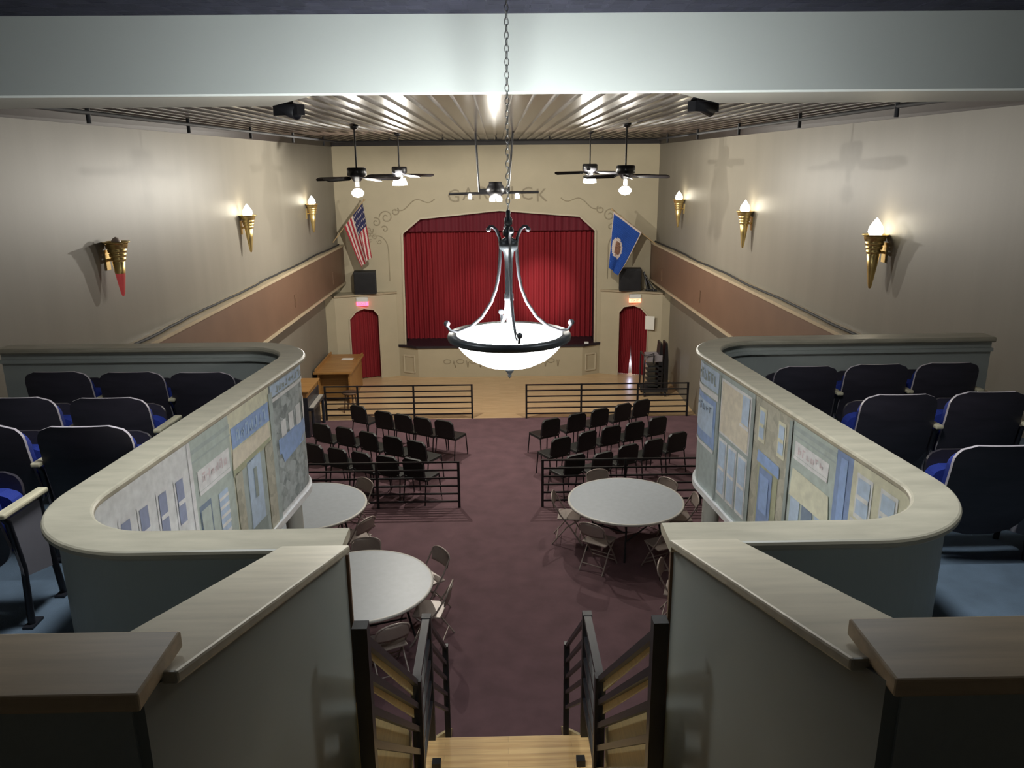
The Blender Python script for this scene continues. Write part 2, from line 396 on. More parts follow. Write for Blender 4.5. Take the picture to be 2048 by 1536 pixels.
# splayed door walls beside the stage
for sd, s in (('left', -1), ('right', 1)):
    A = Vector((s*2.9+CX, DB-.02, 0)); B = Vector((s*4.5+CX, 21.5, 0)); Lf = (B-A).length
    ex = (B-A).normalized(); ez = Vector((0, 0, 1)); ey = ez.cross(ex)
    if ey.y < 0: ey = -ey
    T = Matrix(((ex.x, ey.x, 0, A.x), (ex.y, ey.y, 0, A.y), (0, 0, 1, 0), (0, 0, 0, 1)))
    d0, d1 = (.52, 1.36)
    f = MB()
    f.xz([(0, 0), (d0, 0), (d0, 1.82), (d0+.14, 2.0), ((d0+d1)/2, 2.06), ((d0+d1)/2, 2.40), (0, 2.40)], 0, .12, 0, T)
    f.xz([(d1, 0), (Lf, 0), (Lf, 2.40), ((d0+d1)/2, 2.40), ((d0+d1)/2, 2.06), (d1-.2, 1.99), (d1, 1.78)], 0, .12, 0, T)
    f.prism([(A.x, A.y), (B.x, B.y), (s*4.8, 21.5), (s*4.8, DB), (A.x, DB)], 2.40, 2.45)
    f.box(min(B.x, s*4.8), max(B.x, s*4.8), 21.5, 21.6, 0, 2.40)
    o = f.build('wall_flank_'+sd, 'backwall'); struct(o, 'tan angled wall with arched curtained doorway %s of stage' % sd)
    mld = MB()
    mld.bar(T @ Vector((-.02, -.015, 2.43)), T @ Vector((Lf+.02, -.015, 2.43)), .06, .05)
    mld.build('ledge_molding', 'tanledge', o)
    jm = MB(); dp = [(d0, 0), (d0, 1.82), (d0+.14, 2.0), ((d0+d1)/2, 2.06), (d1-.2, 1.99), (d1, 1.78), (d1, 0)]
    for i in range(6):
        jm.bar(T @ Vector((dp[i][0], -.006, dp[i][1])), T @ Vector((dp[i+1][0], -.006, dp[i+1][1])), .035, .04)
    jm.build('door_trim', 'apronframe', o)
    # cloth in the doorway
    def cloth(u0, u1, z0, z1, split=None):
        m = MB(); nu, nz = 60, 10; vs = []
        for j in range(nz+1):
            for i in range(nu+1):
                u = u0+(u1-u0)*i/nu; z = z0+(z1-z0)*j/nz
                if split:
                    g = max(0, 1-(z-z0)/.75)*.055
                    if split == 'a': u = u0+(u1-g-u0)*i/nu
                    else: u = u0+g+(u1-u0-g)*i/nu
                vs.append(T @ Vector((u, .16+.022*math.sin(i*2*PI/7.5)+.008*math.sin(i*.9), z)))
        m.add(vs, [(j*(nu+1)+i, j*(nu+1)+i+1, (j+1)*(nu+1)+i+1, (j+1)*(nu+1)+i) for j in range(nz) for i in range(nu)], 0, None, True)
        return m
    if s < 0:
        c = cloth(d0-.05, d1+.05, .02, 2.1).build('doorway_curtain', 'doorcurtain'); tag(c, 'dark red curtain filling arched doorway left of the stage', 'curtain')
    else:
        r = thing('doorway_curtain', 'dark red split curtain in arched doorway right of stage', 'curtain', (0, 0, 0))
        cloth(d0-.05, .86, .02, 2.1, 'a').build('curtain_panel', 'doorcurtain', r); cloth(.86, d1+.05, .02, 2.1, 'b').build('curtain_panel', 'doorcurtain', r)
    # lit exit sign above the doorway
    ec = T @ Vector(((d0+d1)/2+.02, 0, 2.27))
    e = thing('exit_sign', 'lit %s exit sign above the %s stage doorway' % (('pink red', 'left') if s < 0 else ('orange red', 'right')), 'exit sign', tuple(ec))
    MB().box(-.16, .16, -.10, 0, -.02, .1, 0).build('housing', 'white', e, bevel=.006)
    MB().box(-.16, .16, -.085, -.01, -.13, -.02, 0).build('sign_face', 'exitred' if s < 0 else 'exitorange', e)
    text_mesh('lettering', 'EXIT', .11, 'white', Matrix.Translation((0, -.088, -.075)) @ FACE_CAM, e, .002)
    # loudspeaker on the ledge
    sp = thing('loudspeaker', 'black loudspeaker on the ledge %s of stage, under the %s flag' % (('left', 'striped') if s < 0 else ('right', 'blue')), 'loudspeaker', (s*3.68+.0, 21.93, 2.451), s*-.12, 'ledge loudspeakers')
    MB().box(-.3, .3, -.19, .2, .0, .62).build('cabinet', 'blackmatte', sp, bevel=.015)
    MB().box(-.27, .27, -.205, -.19, .05, .57).build('grille', 'black', sp)
# paper notice by the right doorway
A = Vector((2.92, DB-.02, 0))
nt_ = MB().box(-.13, .13, -.01, 0, -.19, .19).build('notice_sheet', 'paper', loc=(4.2, 21.52, 1.6)); nt_.rotation_euler = (0, 0, -.42)
tag(nt_, 'white paper notice on the wall beside right stage doorway', 'notice')

# folded tripod leaning by the right loudspeaker
tp = MB().tube([(4.14, 21.72, 2.48), (4.05, 21.88, 2.98)], .025, 6).tube([(4.32, 21.66, 2.46), (4.07, 21.86, 2.9)], .02, 6).tube([(4.24, 21.92, 2.47), (4.07, 21.9, 2.9)], .02, 6).tube([(4.08, 21.75, 2.5), (4.4, 21.7, 2.47)], .03, 6)
tag(tp.build('folded_stand', 'black'), 'black folded stand lying against the right loudspeaker', 'stand')

# ---- stage
st = MB()
ap = [(-2.86, DB), (-2.30, 21.95), (2.38, 21.95), (2.9, DB)]
st.prism(ap, 0, .86); st.box(-2.66, 2.74, DB, 24.2, 0, .86)
so = st.build('stage', 'backwall'); struct(so, 'tan stage front with angled ends and black edge', 'stage')
MB().prism([(-2.92, DB-.0), (-2.34, 21.9), (2.42, 21.9), (2.96, DB-.0)], .86, .925).box(-2.66, 2.74, DB, 24.2, .86, .925).build('stage_deck', 'stageblack', so)
fr = MB()
for (a, b) in (((-2.86, DB), (-2.30, 21.95)), ((2.9, DB), (2.38, 21.95))):
    a, b = Vector((*a, 0)), Vector((*b, 0)); d = (b-a); nrm = Vector((d.y, -d.x, 0)).normalized()
    if nrm.y > 0: nrm = -nrm
    P = lambda t, z: a+d*t+nrm*.006+Vector((0, 0, z))
    q = [P(.25, .14), P(.8, .14), P(.8, .62), P(.25, .62)]
    for i in range(4): fr.bar(q[i], q[(i+1) % 4], .03, .05)
fr.build('end_panel_frame', 'apronframe', so)
orn = MB()
for k in range(9):
    xx = -1.5+k*.37+CX
    orn.tube([(xx+.1*math.cos(a), 21.946, .46+.06*math.sin(a)+(.05 if k == 4 else 0)) for a in [i*PI/8 for i in range(17)]], .012, 5)
    orn.tube([(xx+.17+.07*t, 21.946, .38+.1*math.sin(t*6+k)) for t in [i/8 for i in range(9)]], .012, 5)
orn.build('painted_ornament', 'stencil2', so)
def pleats(x0, x1, z0, z1, y, per, amp, zt=None):
    m = MB(); nu = int((x1-x0)/per*8); vs = []; nz = 8
    for j in range(nz+1):
        for i in range(nu+1):
            xx = x0+(x1-x0)*i/nu; top = zt(xx) if zt else z1
            z = z0+(top-z0)*j/nz
            ph = xx/per*2*PI+.8*math.sin(xx*2.3)
            vs.append((xx, y+amp*math.sin(ph)*(1+.35*math.sin(xx*5.1)), z))
    m.add(vs, [(j*(nu+1)+i, j*(nu+1)+i+1, (j+1)*(nu+1)+i+1, (j+1)*(nu+1)+i) for j in range(nz) for i in range(nu)], 0, None, True)
    return m
r = thing('stage_curtain', 'large red pleated curtain closing the stage opening', 'curtain', (0, 0, 0))
pleats(-2.8, .05, .93, 4.35, 22.95, .15, .035).build('curtain_panel', 'curtain', r); pleats(.02, 2.85, .93, 4.35, 22.97, .15, .035).build('curtain_panel', 'curtain', r)
v_ = pleats(-2.8, 2.85, 4.07, 4.8, 22.62, .2, .02).build('valance', 'valance'); tag(v_, 'dark red valance across the top of the stage opening', 'valance')
bk = MB().box(-2.8, 2.85, 24.2, 24.3, 0, 5).box(-2.8, -2.7, 22.4, 24.3, 0, 5).box(2.76, 2.86, 22.4, 24.3, 0, 5).box(-2.8, 2.86, 22.4, 24.3, 4.9, 5)
struct(bk.build('wall_stage', 'stageblack'), 'black walls of the stage behind the curtain')
md = MB().box(-.06, .06, -.04, .04, 0, .05).build('stage_microphone_box', 'white', loc=(2.5, 22.02, .926)); tag(md, 'small white box on right end of black stage edge', 'box')

# ================================================================== BALCONY
def fillet(ctrl, rad, n=18):
    pts = []
    for i, p in enumerate(ctrl):
        p = Vector(p)
        if i in (0, len(ctrl)-1) or rad[i] == 0: pts.append(p); continue
        a = (Vector(ctrl[i-1])-p).normalized(); b = (Vector(ctrl[i+1])-p).normalized()
        ang = a.angle(b); d = rad[i]/math.tan(ang/2)
        c = p+(a+b).normalized()*rad[i]/math.sin(ang/2)
        s0 = p+a*d; s1 = p+b*d
        a0 = math.atan2((s0-c).y, (s0-c).x); a1 = math.atan2((s1-c).y, (s1-c).x)
        da = (a1-a0+PI) % (2*PI)-PI
        for k in range(n+1): pts.append(c+Vector((math.cos(a0+da*k/n), math.sin(a0+da*k/n)))*rad[i])
    return pts
CTRL = [(4.33, 6.78), (1.655, 6.76), (2.07, 3.02), (.672, 3.02)]
PATH = fillet(CTRL, [0, .50, .48, 0])
# subdivide the long straights so that strips follow the path evenly
def dens(pts, st_=.12):
    o = [pts[0]]
    for a, b in zip(pts, pts[1:]):
        k = max(1, int((b-a).length/st_))
        for i in range(1, k+1): o.append(a.lerp(b, i/k))
    return o
PATH = dens(PATH)
def normals(pts):
    N = []
    for i in range(len(pts)):
        a = pts[max(0, i-1)]; b = pts[min(len(pts)-1, i+1)]; t = (b-a).normalized()
        N.append(Vector((t.y, -t.x)))            # one fixed side of the path
    return N
NRM = normals(PATH)
def strip(mb, s, o0, o1, z0, z1, mi=0, edge=None, i0=0, i1=None, round_=0):
    """closed rectangular section swept along the path"""
    pts = PATH[i0:i1]; nn = NRM[i0:i1]
    if round_:
        q = round_; sec = [(o0, z0+q), (o0, z1-q), (o0+q*.4, z1-q*.3), (o0+q, z1), (o1-q, z1), (o1-q*.4, z1-q*.3), (o1, z1-q), (o1, z0+q), (o1-q, z0), (o0+q, z0)]
    else: sec = [(o0, z0), (o0, z1), (o1, z1), (o1, z0)]
    k = len(sec)
    vs = [(CX+s*(p.x+m.x*o), p.y+m.y*o, z) for p, m in zip(pts, nn) for o, z in sec]
    fs = []
    for i in range(len(pts)-1):
        for j in range(k): fs.append((i*k+j, i*k+(j+1) % k, (i+1)*k+(j+1) % k, (i+1)*k+j))
    N = len(pts)
    fs += [list(range(k))[::-1], list(range((N-1)*k, N*k))]
    if s < 0: fs = [list(f)[::-1] for f in fs]
    mb.add(vs, fs, mi)
    return mb
# facade side: find sign (towards x=0 on the long straight)
ci = min(range(len(PATH)), key=lambda i: abs(PATH[i].y-5.0))
FS = 1 if NRM[ci].x < 0 else -1         # offset sign pointing at the hall centre
ZF0, ZC = 3.24, 4.40
# arclength from the far corner along the facade
def facade_pt(s, t, z, off):
    pts = PATH[FA:]; nn = NRM[FA:]; acc = 0
    for i in range(len(pts)-1):
        l = (pts[i+1]-pts[i]).length
        if acc+l >= t or i == len(pts)-2:
            k = min(1, (t-acc)/l); p = pts[i].lerp(pts[i+1], k); m = nn[i].lerp(nn[i+1], k).normalized()
            q = p+m*FS*off
            return Vector((CX+s*q.x, q.y, z))
        acc += l
FA = min(range(len(PATH)), key=lambda i: abs(PATH[i].y-6.45)+abs(PATH[i].x-1.7))
class Mural:
    def __init__(s_, s): s_.s = s; s_.mb = MB(); s_.mats = []
    def q(s_, c, col, lay):
        """c: four (t,z) corners ll, lr, ur, ul; z in 0..1 of the panel height"""
        if col not in s_.mats: s_.mats.append(col)
        mi = s_.mats.index(col); H_ = ZC-.045-ZF0; n = max(2, int(abs(c[1][0]-c[0][0])/.09)+1); vs = []
        off = .052+.0035*lay
        for i in range(n+1):
            k = i/n
            b = (c[0][0]+(c[1][0]-c[0][0])*k, c[0][1]+(c[1][1]-c[0][1])*k); t = (c[3][0]+(c[2][0]-c[3][0])*k, c[3][1]+(c[2][1]-c[3][1])*k)
            vs += [facade_pt(s_.s, b[0], ZF0+b[1]*H_, off), facade_pt(s_.s, t[0], ZF0+t[1]*H_, off)]
        fs = [(2*i, 2*i+2, 2*i+3, 2*i+1) if s_.s > 0 else (2*i+1, 2*i+3, 2*i+2, 2*i) for i in range(n)]
        s_.mb.add(vs, fs, mi)
    def r(s_, t0, t1, z0, z1, col, lay): s_.q(((t0, z0), (t1, z0), (t1, z1), (t0, z1)), col, lay)
    def win(s_, t0, t1, z0, z1, glass, frame, lay, bars=1):
        s_.r(t0, t1, z0, z1, frame, lay); e = .018
        s_.r(t0+e, t1-e, z0+.025, z1-.02, glass, lay+1)
        for b in range(bars):
            z = z0+(z1-z0)*(b+1)/(bars+1); s_.r(t0+e, t1-e, z-.012, z+.012, frame, lay+2)
    def script(s_, t0, t1, z0, z1, col, lay, n=7, seed=1):
        rr = random.Random(seed); w = (t1-t0)/n
        for i in range(n):
            a = t0+i*w
            s_.r(a+w*.15, a+w*.38, z0+rr.uniform(0, .02), z1-rr.uniform(0, .02), col, lay)
            zz = z0+(z1-z0)*rr.choice((.1, .45, .8)); s_.r(a+w*.15, a+w*.8, zz, zz+(z1-z0)*.2, col, lay)
            if rr.random() < .5: s_.r(a+w*.6, a+w*.8, z0+(z1-z0)*.2, z1-(z1-z0)*.3, col, lay)

def mural_left():
    m = Mural(-1)
    # stone building nearest the stage
    m.r(-.2, .80, 0, 1, 'mstone', 0); m.r(-.1, .78, .89, .97, 'mpale', 1); m.r(.0, .76, .855, .88, 'mlight', 2); m.script(.1, .7, .90, .955, 'mmid', 2, 9, 2)
    for k in range(4): m.r(.05+k*.16, .15+k*.16, .56, .72-.012*k, 'mwhite', 1)
    m.r(.02, .70, .46, .57, 'mblue', 1); m.q(((.2, .41), (.62, .38), (.66, .46), (.1, .46)), 'mblue', 1); m.r(-.2, .80, 0, .05, 'mlight', 1)
    m.r(.76, .83, 0, .93, 'mgrey', 2)
    # cream front with pilasters, blue sign and blue door
    m.r(.80, 1.49, 0, 1, 'mcream', 0); m.r(.84, 1.47, .755, .885, 'mblue', 1); m.script(.90, 1.42, .775, .86, 'mbluetxt', 2, 7, 5)
    m.q(((.86, .65), (1.50, .63), (1.48, .745), (.88, .75)), 'msand', 2); m.q(((.88, .61), (1.50, .585), (1.50, .63), (.86, .65)), 'molive', 2)
    m.r(.83, .97, 0, .62, 'mstone2', 2); m.r(1.37, 1.48, 0, .6, 'mstone2', 2); m.r(.98, 1.37, 0, .62, 'mgrey', 1)
    m.r(1.06, 1.29, .16, .61, 'mpale', 2); m.r(1.15, 1.20, .34, .54, 'mmid', 3); m.r(1.04, 1.31, .05, .16, 'mmid', 3)
    # grey-green shop with a white signboard
    m.r(1.49, 2.01, 0, 1, 'mgreen', 0); m.r(1.49, 2.01, .90, .925, 'mgrey', 1); m.r(1.49, 2.01, .85, .862, 'mgrey', 1)
    m.r(1.53, 1.96, .67, .79, 'msign', 1); m.script(1.57, 1.92, .70, .765, 'mredtxt', 2, 6, 8); m.r(1.53, 1.96, .648, .67, 'mlight', 2)
    m.r(1.60, 1.73, .18, .57, 'mpale', 1)
    for k in range(5): m.r(1.60, 1.73, .30+.055*k, .32+.055*k, 'mlight', 2)
    m.r(1.83, 1.98, 0, .59, 'mslate', 1); m.r(1.85, 1.97, 0, .56, 'mgreen', 2)
    # white building with tall grey windows
    m.r(2.01, 4.0, 0, 1, 'mwhite', 0); m.r(2.01, 2.05, 0, .97, 'mlight', 1)
    for t in (2.12, 2.31, 2.50, 2.67, 2.86): m.win(t, t+.115, .56, .845, 'mwin', 'mlight', 1)
    return m
def mural_right():
    m = Mural(1)
    # blue-fronted building nearest the stage
    m.r(-.2, .55, 0, 1, 'mgrey', 0); m.r(-.15, .53, .81, .96, 'mpale', 1); m.script(.08, .5, .84, .93, 'mmid', 2, 6, 3); m.r(-.15, .54, .755, .80, 'mlight', 2)
    m.r(-.1, .50, .38, .74, 'mblue', 1); m.r(.04, .46, .46, .70, 'mpale', 2); m.r(-.1, .5, .35, .375, 'mlight', 2); m.script(.1, .44, .62, .68, 'mslate', 3, 5, 6)
    # pale front with a big poster and three windows
    m.r(.55, 1.18, 0, 1, 'mgrey', 0); m.r(.59, 1.14, .55, .945, 'mlight', 1); m.q(((.61, .57), (1.12, .56), (1.12, .92), (.61, .93)), 'msand', 2); m.r(1.0, 1.12, .74, .93, 'mpale', 3); m.r(.98, 1.14, .715, .735, 'mlight', 4)
    for k in range(3): m.win(.60+k*.185, .76+k*.185, .10, .52, 'mpale', 'mlight', 1, 1)
    m.r(.55, .58, 0, .96, 'mmid', 2); m.r(1.15, 1.20, 0, .95, 'mmid', 2)
    # cream stone front with two upper windows and a blue door
    m.r(1.20, 1.74, 0, 1, 'mstone2', 0)
    m.win(1.27, 1.38, .71, .93, 'mpale', 'mcream', 1); m.win(1.56, 1.67, .70, .92, 'mpale', 'mcream', 1)
    m.q(((1.29, .58), (1.63, .57), (1.62, .645), (1.30, .655)), 'mblue', 2); m.r(1.31, 1.61, 0, .58, 'molive', 1); m.r(1.34, 1.54, 0, .56, 'mdoor', 2); m.r(1.37, 1.50, .28, .52, 'mblue', 3)
    m.r(1.72, 1.76, 0, .97, 'mmid', 3)
    # grey-green shop with white signboard and slanting awning
    m.r(1.76, 2.28, 0, 1, 'mgreen', 0); m.r(1.76, 2.28, .93, .955, 'mgrey', 1); m.r(1.76, 2.28, .895, .905, 'mgrey', 1)
    m.r(1.80, 2.21, .785, .87, 'msign', 1); m.script(1.84, 2.16, .80, .85, 'mredtxt', 2, 6, 4); m.r(1.80, 2.21, .765, .785, 'mlight', 2)
    m.q(((1.78, .54), (2.27, .54), (2.24, .70), (1.80, .71)), 'mcream', 2)
    m.r(1.80, 1.92, 0, .56, 'mpale', 1); m.r(1.95, 2.08, 0, .55, 'mslate', 1); m.r(2.11, 2.2, 0, .54, 'mpale', 1)
    # slate gap, then cream front with windows
    m.r(2.28, 2.45, 0, 1, 'mdoor', 0); m.r(2.33, 2.40, .3, .95, 'mblue', 1)
    m.r(2.45, 4.0, 0, 1, 'mcream', 0)
    for t in (2.50, 2.72, 2.95): m.win(t, t+.15, .70, .93, 'mpale', 'mwhite', 1); m.r(t-.02, t+.17, .65, .69, 'mlight', 2)
    return m
for sd, s in (('left', -1), ('right', 1)):
    o = strip(MB(), s, -.05, .05, ZF0, ZC-.04, i1=len(PATH)-1).build('wall_balcony_'+sd, 'panel'); struct(o, '%s balcony front with curved painted street mural and oak handrail' % sd)
    strip(MB(), s, -.105, .105, ZC-.045, ZC, round_=.014).build('handrail_cap', 'cap', o)
    strip(MB(), s, -.085 if FS > 0 else .05, -.05 if FS > 0 else .085, ZC-.13, ZC-.1, i1=FA+18).build('molding', 'panel', o)
    m = mural_left() if s < 0 else mural_right()
    m.mb.build('mural', m.mats, o, label='painted row of old shopfronts along balcony front')
    strip(MB(), s, .035 if FS > 0 else -.075, .075 if FS > 0 else -.035, ZF0-.03, ZF0+.02, i0=FA-8).build('bottom_molding', 'mlight', o)
    # stepped balcony floor
    b = MB()
    def wx(y):     # inner face of balcony front at depth y
        cand = [p.x for p in PATH if abs(p.y-y) < .1 and p.x > 1.2]
        return min(cand)+.0 if cand else 1.9
    for (y0, y1, z) in ((5.75, 6.72, 3.45), (4.85, 5.75, 3.57), (3.9, 4.85, 3.67), (3.05, 3.9, 3.74)):
        xi0, xi1 = max(wx(y0+.05), 1.7), max(wx(y1-.1), 1.7)
        if y1 > 6.5: poly = [(4.8, y0), (4.8, y1), (2.1, y1), (1.8, 6.5), (xi0, y0)]
        else: poly = [(4.8, y0), (4.8, y1), (xi1, y1), (xi0, y0)]
        b.prism([(CX+s*a, c) for a, c in poly], 3.26, z)
    b.prism([(CX+s*a, c) for a, c in ((4.8, 1.5), (4.8, 3.05), (.82, 3.05), (.90, 1.5))], 3.26, 3.74)
    struct(b.build('floor_balcony_'+sd, 'bluecarpet'), 'slate blue stepped floor of the %s balcony' % sd, 'floor')
    MB().lathe([(.075, 0), (.075, 3.24)], 16, 0, Matrix.Translation((CX+s*1.84, 6.42, 0))).build('post_tmp', 'post').name = 'support_post'
    tag(bpy.data.objects['support_post' if s < 0 else 'support_post.001'] if s < 0 else [q for q in bpy.data.objects if q.name.startswith('support_post')][-1], 'pale round post carrying the %s balcony corner' % sd, 'post', 'balcony support posts')
    # sloping stair wall with its oak cap
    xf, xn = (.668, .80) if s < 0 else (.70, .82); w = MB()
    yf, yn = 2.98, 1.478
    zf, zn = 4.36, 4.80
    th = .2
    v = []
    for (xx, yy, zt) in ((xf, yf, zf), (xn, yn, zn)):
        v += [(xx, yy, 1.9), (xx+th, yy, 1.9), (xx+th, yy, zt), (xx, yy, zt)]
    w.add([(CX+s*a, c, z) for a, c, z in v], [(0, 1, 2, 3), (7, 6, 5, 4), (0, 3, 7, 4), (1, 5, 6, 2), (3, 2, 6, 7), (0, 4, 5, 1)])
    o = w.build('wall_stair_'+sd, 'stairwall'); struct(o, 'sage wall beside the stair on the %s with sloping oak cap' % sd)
    c = MB(); v = []
    for (xx, yy, zt) in ((xf, 2.94, 4.372), (xn-.012, 1.56, 4.765)):
        for (ox, oz) in ((-.03, 0), (th+.05, 0), (th+.05, .035), (-.03, .035)): v.append((CX+s*(xx+ox), yy, zt+oz))
    c.add(v, [(0, 1, 2, 3), (7, 6, 5, 4), (0, 3, 7, 4), (1, 5, 6, 2), (3, 2, 6, 7), (0, 4, 5, 1)])
    c.build('sloping_cap', 'cap', o, bevel=.008)
    MB().box(min(CX+s*(xf-.012), CX+s*(xf+.03)), max(CX+s*(xf-.012), CX+s*(xf+.03)), 2.98, 3.0, 1.9, 4.34).build('corner_trim', 'walltrim', o)
    # near counter-topped parapet
    PE = .79 if s < 0 else .82
    p = MB().box(min(CX+s*(PE+.035), CX+s*4.8), max(CX+s*(PE+.035), CX+s*4.8), 1.47, 1.66, 3.6, 4.79)
    p = p.build('wall_parapet_'+sd, 'panel'); struct(p, 'near parapet on the %s with a dark oak counter top' % sd)
    MB().box(min(CX+s*PE, CX+s*4.8), max(CX+s*PE, CX+s*4.8), 1.44, 1.68, 4.785, 4.83).build('counter_top', ['capdark'], p, bevel=.006)
# landing floor where the viewer stands
struct(MB().box(-4.8, 4.8, -1.5, 1.40, 4.05, 4.2).build('floor_landing', 'bluecarpet'), 'upper landing floor behind the near parapets', 'floor')

# ------------------------------------------------------------------ pine staircase
sc_ = thing('staircase', 'pine staircase with landing descending between the sage walls', 'staircase', (CX+.01, 4.82, 0))
LZ = 1.91
MB().box(-.62, .62, -.80, 0, LZ-.05, LZ).build('landing', 'pine', sc_, bevel=.006)
k = 0
for i in range(11):                       # upper flight, from the landing up to the balcony floor
    y = -.80-(i+1)*.215+.215; z = LZ+(i+1)*.19
    if z > 4.12: break
    MB().box(-.6, .6, y-.25, y, z-.04, z).build('tread', 'pine', sc_)
for i in range(9):                       # lower flight down to the carpet
    y = (i+1)*.25-.02; z = LZ-(i+1)*.205
    if z < .08: break
    MB().box(-.6, .6, y-.25, y, z-.04, z).build('tread', 'pine', sc_)
for s in (-1, 1):
    q = MB()
    q.yz([(0, LZ-.05), (0, LZ-.32), (2.25, -.0), (2.45, 0)], s*.61-.02, s*.61+.02)
    q.build('stringer', 'pineplain', sc_)
    q = MB().yz([(-.8, LZ-.04), (-.8, LZ-.3), (-3.1, LZ+1.8), (-3.1, LZ+2.08)], s*.61-.02, s*.61+.02)
    q.build('stringer', 'pineplain', sc_)
    MB().box(s*.6-.04, s*.6+.04, -.10, -.02, 0, LZ-.05).build('post', 'pineplain', sc_)
    MB().box(s*.6-.04, s*.6+.04, -.78, -.70, 0, LZ-.05).build('post', 'pineplain', sc_)

for sd, s in (('left', -1), ('right', 1)):
    r = thing('stair_railing', 'black %s railing of the pine staircase, with pine boards behind its bars' % sd, 'railing', (CX+.01+s*.555, 0, 0), 0, 'staircase railings')
    A = (2.58, 4.265); B1 = (4.11, 2.92); B2 = (4.82, 2.905); C_ = (6.3, 1.68)
    MB().box(-.028, .028, A[0]-.028, A[0]+.028, 2.9, A[1]).build('post', 'black', r)
    MB().box(-.032, .032, B1[0]-.03, B1[0]+.03, LZ-.1, B1[1]).build('post', 'black', r)
    MB().box(-.032, .032, B2[0]-.03, B2[0]+.03, LZ-.1, B2[1]).build('post', 'black', r)
    MB().box(-.026, .026, C_[0]-.026, C_[0]+.026, .45, C_[1]).build('post', 'black', r)
    for j in range(5):
        d = j*.165
        MB().bar((0, A[0], A[1]-.05-d*.95), (0, B1[0], B1[1]-.03-d), .03, .032).build('rail', 'black', r)
        MB().bar((0, B1[0], B1[1]-.02-d), (0, B2[0], B2[1]-.02-d), .05, .034).build('rail', 'black', r)
        MB().bar((0, B2[0], B2[1]-.03-d), (0, C_[0], C_[1]-.03-d), .026, .03).build('rail', 'black', r)
    # pine boards behind the upper bars
    for j, (h0, h1) in enumerate(((-.0, -.062), (-.16, -.222))):
        MB().yz([(A[0]+.03, A[1]-.05+h0), (B1[0]-.03, B1[1]-.03+h0), (B1[0]-.03, B1[1]-.03+h1), (A[0]+.03, A[1]-.05+h1)], min(s*.017, s*.027), max(s*.017, s*.027)).build('pine_slat', 'pineplain', r)
    MB().yz([(A[0]+.17, 3.80), (B1[0]+.1, 2.46), (B1[0]+.1, LZ-.3), (A[0]+.17, 3.1)], min(s*.055, s*.075), max(s*.055, s*.075)).build('pine_board', 'pineplain', r)
    MB().box(min(-s*.03, -s*.09), max(-s*.03, -s*.09), 4.5, 4.56, LZ+.0, LZ+.05).build('bracket', 'black', r)

# ================================================================== SEATS
def make_seat():
    t = thing('theatre_seat', '', 'theatre seat', (0, 0, 0))
    def sheet(mb, w, z0, z1, rt, rb, yb, yt, curv, th, mi_face, mi_edge, nz=22, nx=12):
        F = []; Bk = []
        for j in range(nz+1):
            z = z0+(z1-z0)*j/nz; k = j/nz; hw = w/2*(.96+.04*(1-k))
            if z > z1-rt: d = z-(z1-rt); hw -= rt-math.sqrt(max(0, rt*rt-d*d))
            if z < z0+rb: d = (z0+rb)-z; hw -= (rb-math.sqrt(max(0, rb*rb-d*d)))*1.2
            for i in range(nx+1):
                xx = -hw+2*hw*i/nx; y = yb+(yt-yb)*k-curv*(1-(xx/(w/2))**2)-.018*math.sin(k*PI)
                F.append((xx, y+th, z)); Bk.append((xx, y, z))
        W = nx+1; fs = []
        idx = lambda j, i: j*W+i
        mb.add(F, [(idx(j, i), idx(j+1, i), idx(j+1, i+1), idx(j, i+1)) for j in range(nz) for i in range(nx)], mi_face, None, True)
        mb.add(Bk, [(idx(j, i), idx(j, i+1), idx(j+1, i+1), idx(j+1, i)) for j in range(nz) for i in range(nx)], mi_face, None, True)
        rim = [idx(j, 0) for j in range(nz+1)]+[idx(nz, i) for i in range(1, nx+1)]+[idx(j, nx) for j in range(nz-1, -1, -1)]+[idx(0, i) for i in range(nx-1, 0, -1)]
        n = len(F); vs = F+Bk
        mb.add(vs, [(rim[a], rim[(a+1) % len(rim)], n+rim[(a+1) % len(rim)], n+rim[a]) for a in range(len(rim))], mi_edge)
        return mb
    sheet(MB(), .535, .28, .86, .10, .16, -.02, -.155, .035, .02, 0, 1).build('back_shell', ['ply', 'plyedge'], t)
    sheet(MB(), .49, .33, .80, .09, .09, .0, -.11, .02, .055, 0, 0).build('back_cushion', ['blue'], t)
    sheet(MB(), 0.53, .33, .64, .08, .08, .075, .055, .0, .085, 0, 0).build('seat_cushion', ['blue'], t)
    sheet(MB(), .50, .31, .72, .08, .08, .165, .148, .0, .018, 0, 0).build('seat_pan', ['ply'], t)
    st_ = MB()
    for x_ in (.296,):
        st_.tube([(x_, -.06, 0), (x_, -.04, .3), (x_, -.09, .56), (x_, -.13, .61)], [.018, .016, .016, .014], 8)
        st_.tube([(x_, .24, 0), (x_, .19, .3), (x_, .17, .6)], [.018, .016, .014], 8)
        st_.box(x_-.025, x_+.025, -.10, .0, 0, .012); st_.box(x_-.025, x_+.025, .19, .3, 0, .012)
    st_.build('standard', 'iron', t)
    MB().xz([(.289, .0), (.303, 0), (.303, 1), (.289, 1)], 0, 1).v
    q = MB().yz([(-.055, .26), (.175, .2), (.17, .57), (-.10, .58)], .290, .302)
    q.build('side_panel', 'grayiron', t)
    MB().bar((.296, -.15, .615), (.296, .22, .60), .055, .028).build('armrest', 'arm', t, bevel=.009)
    return t
seat0 = make_seat(); first = True
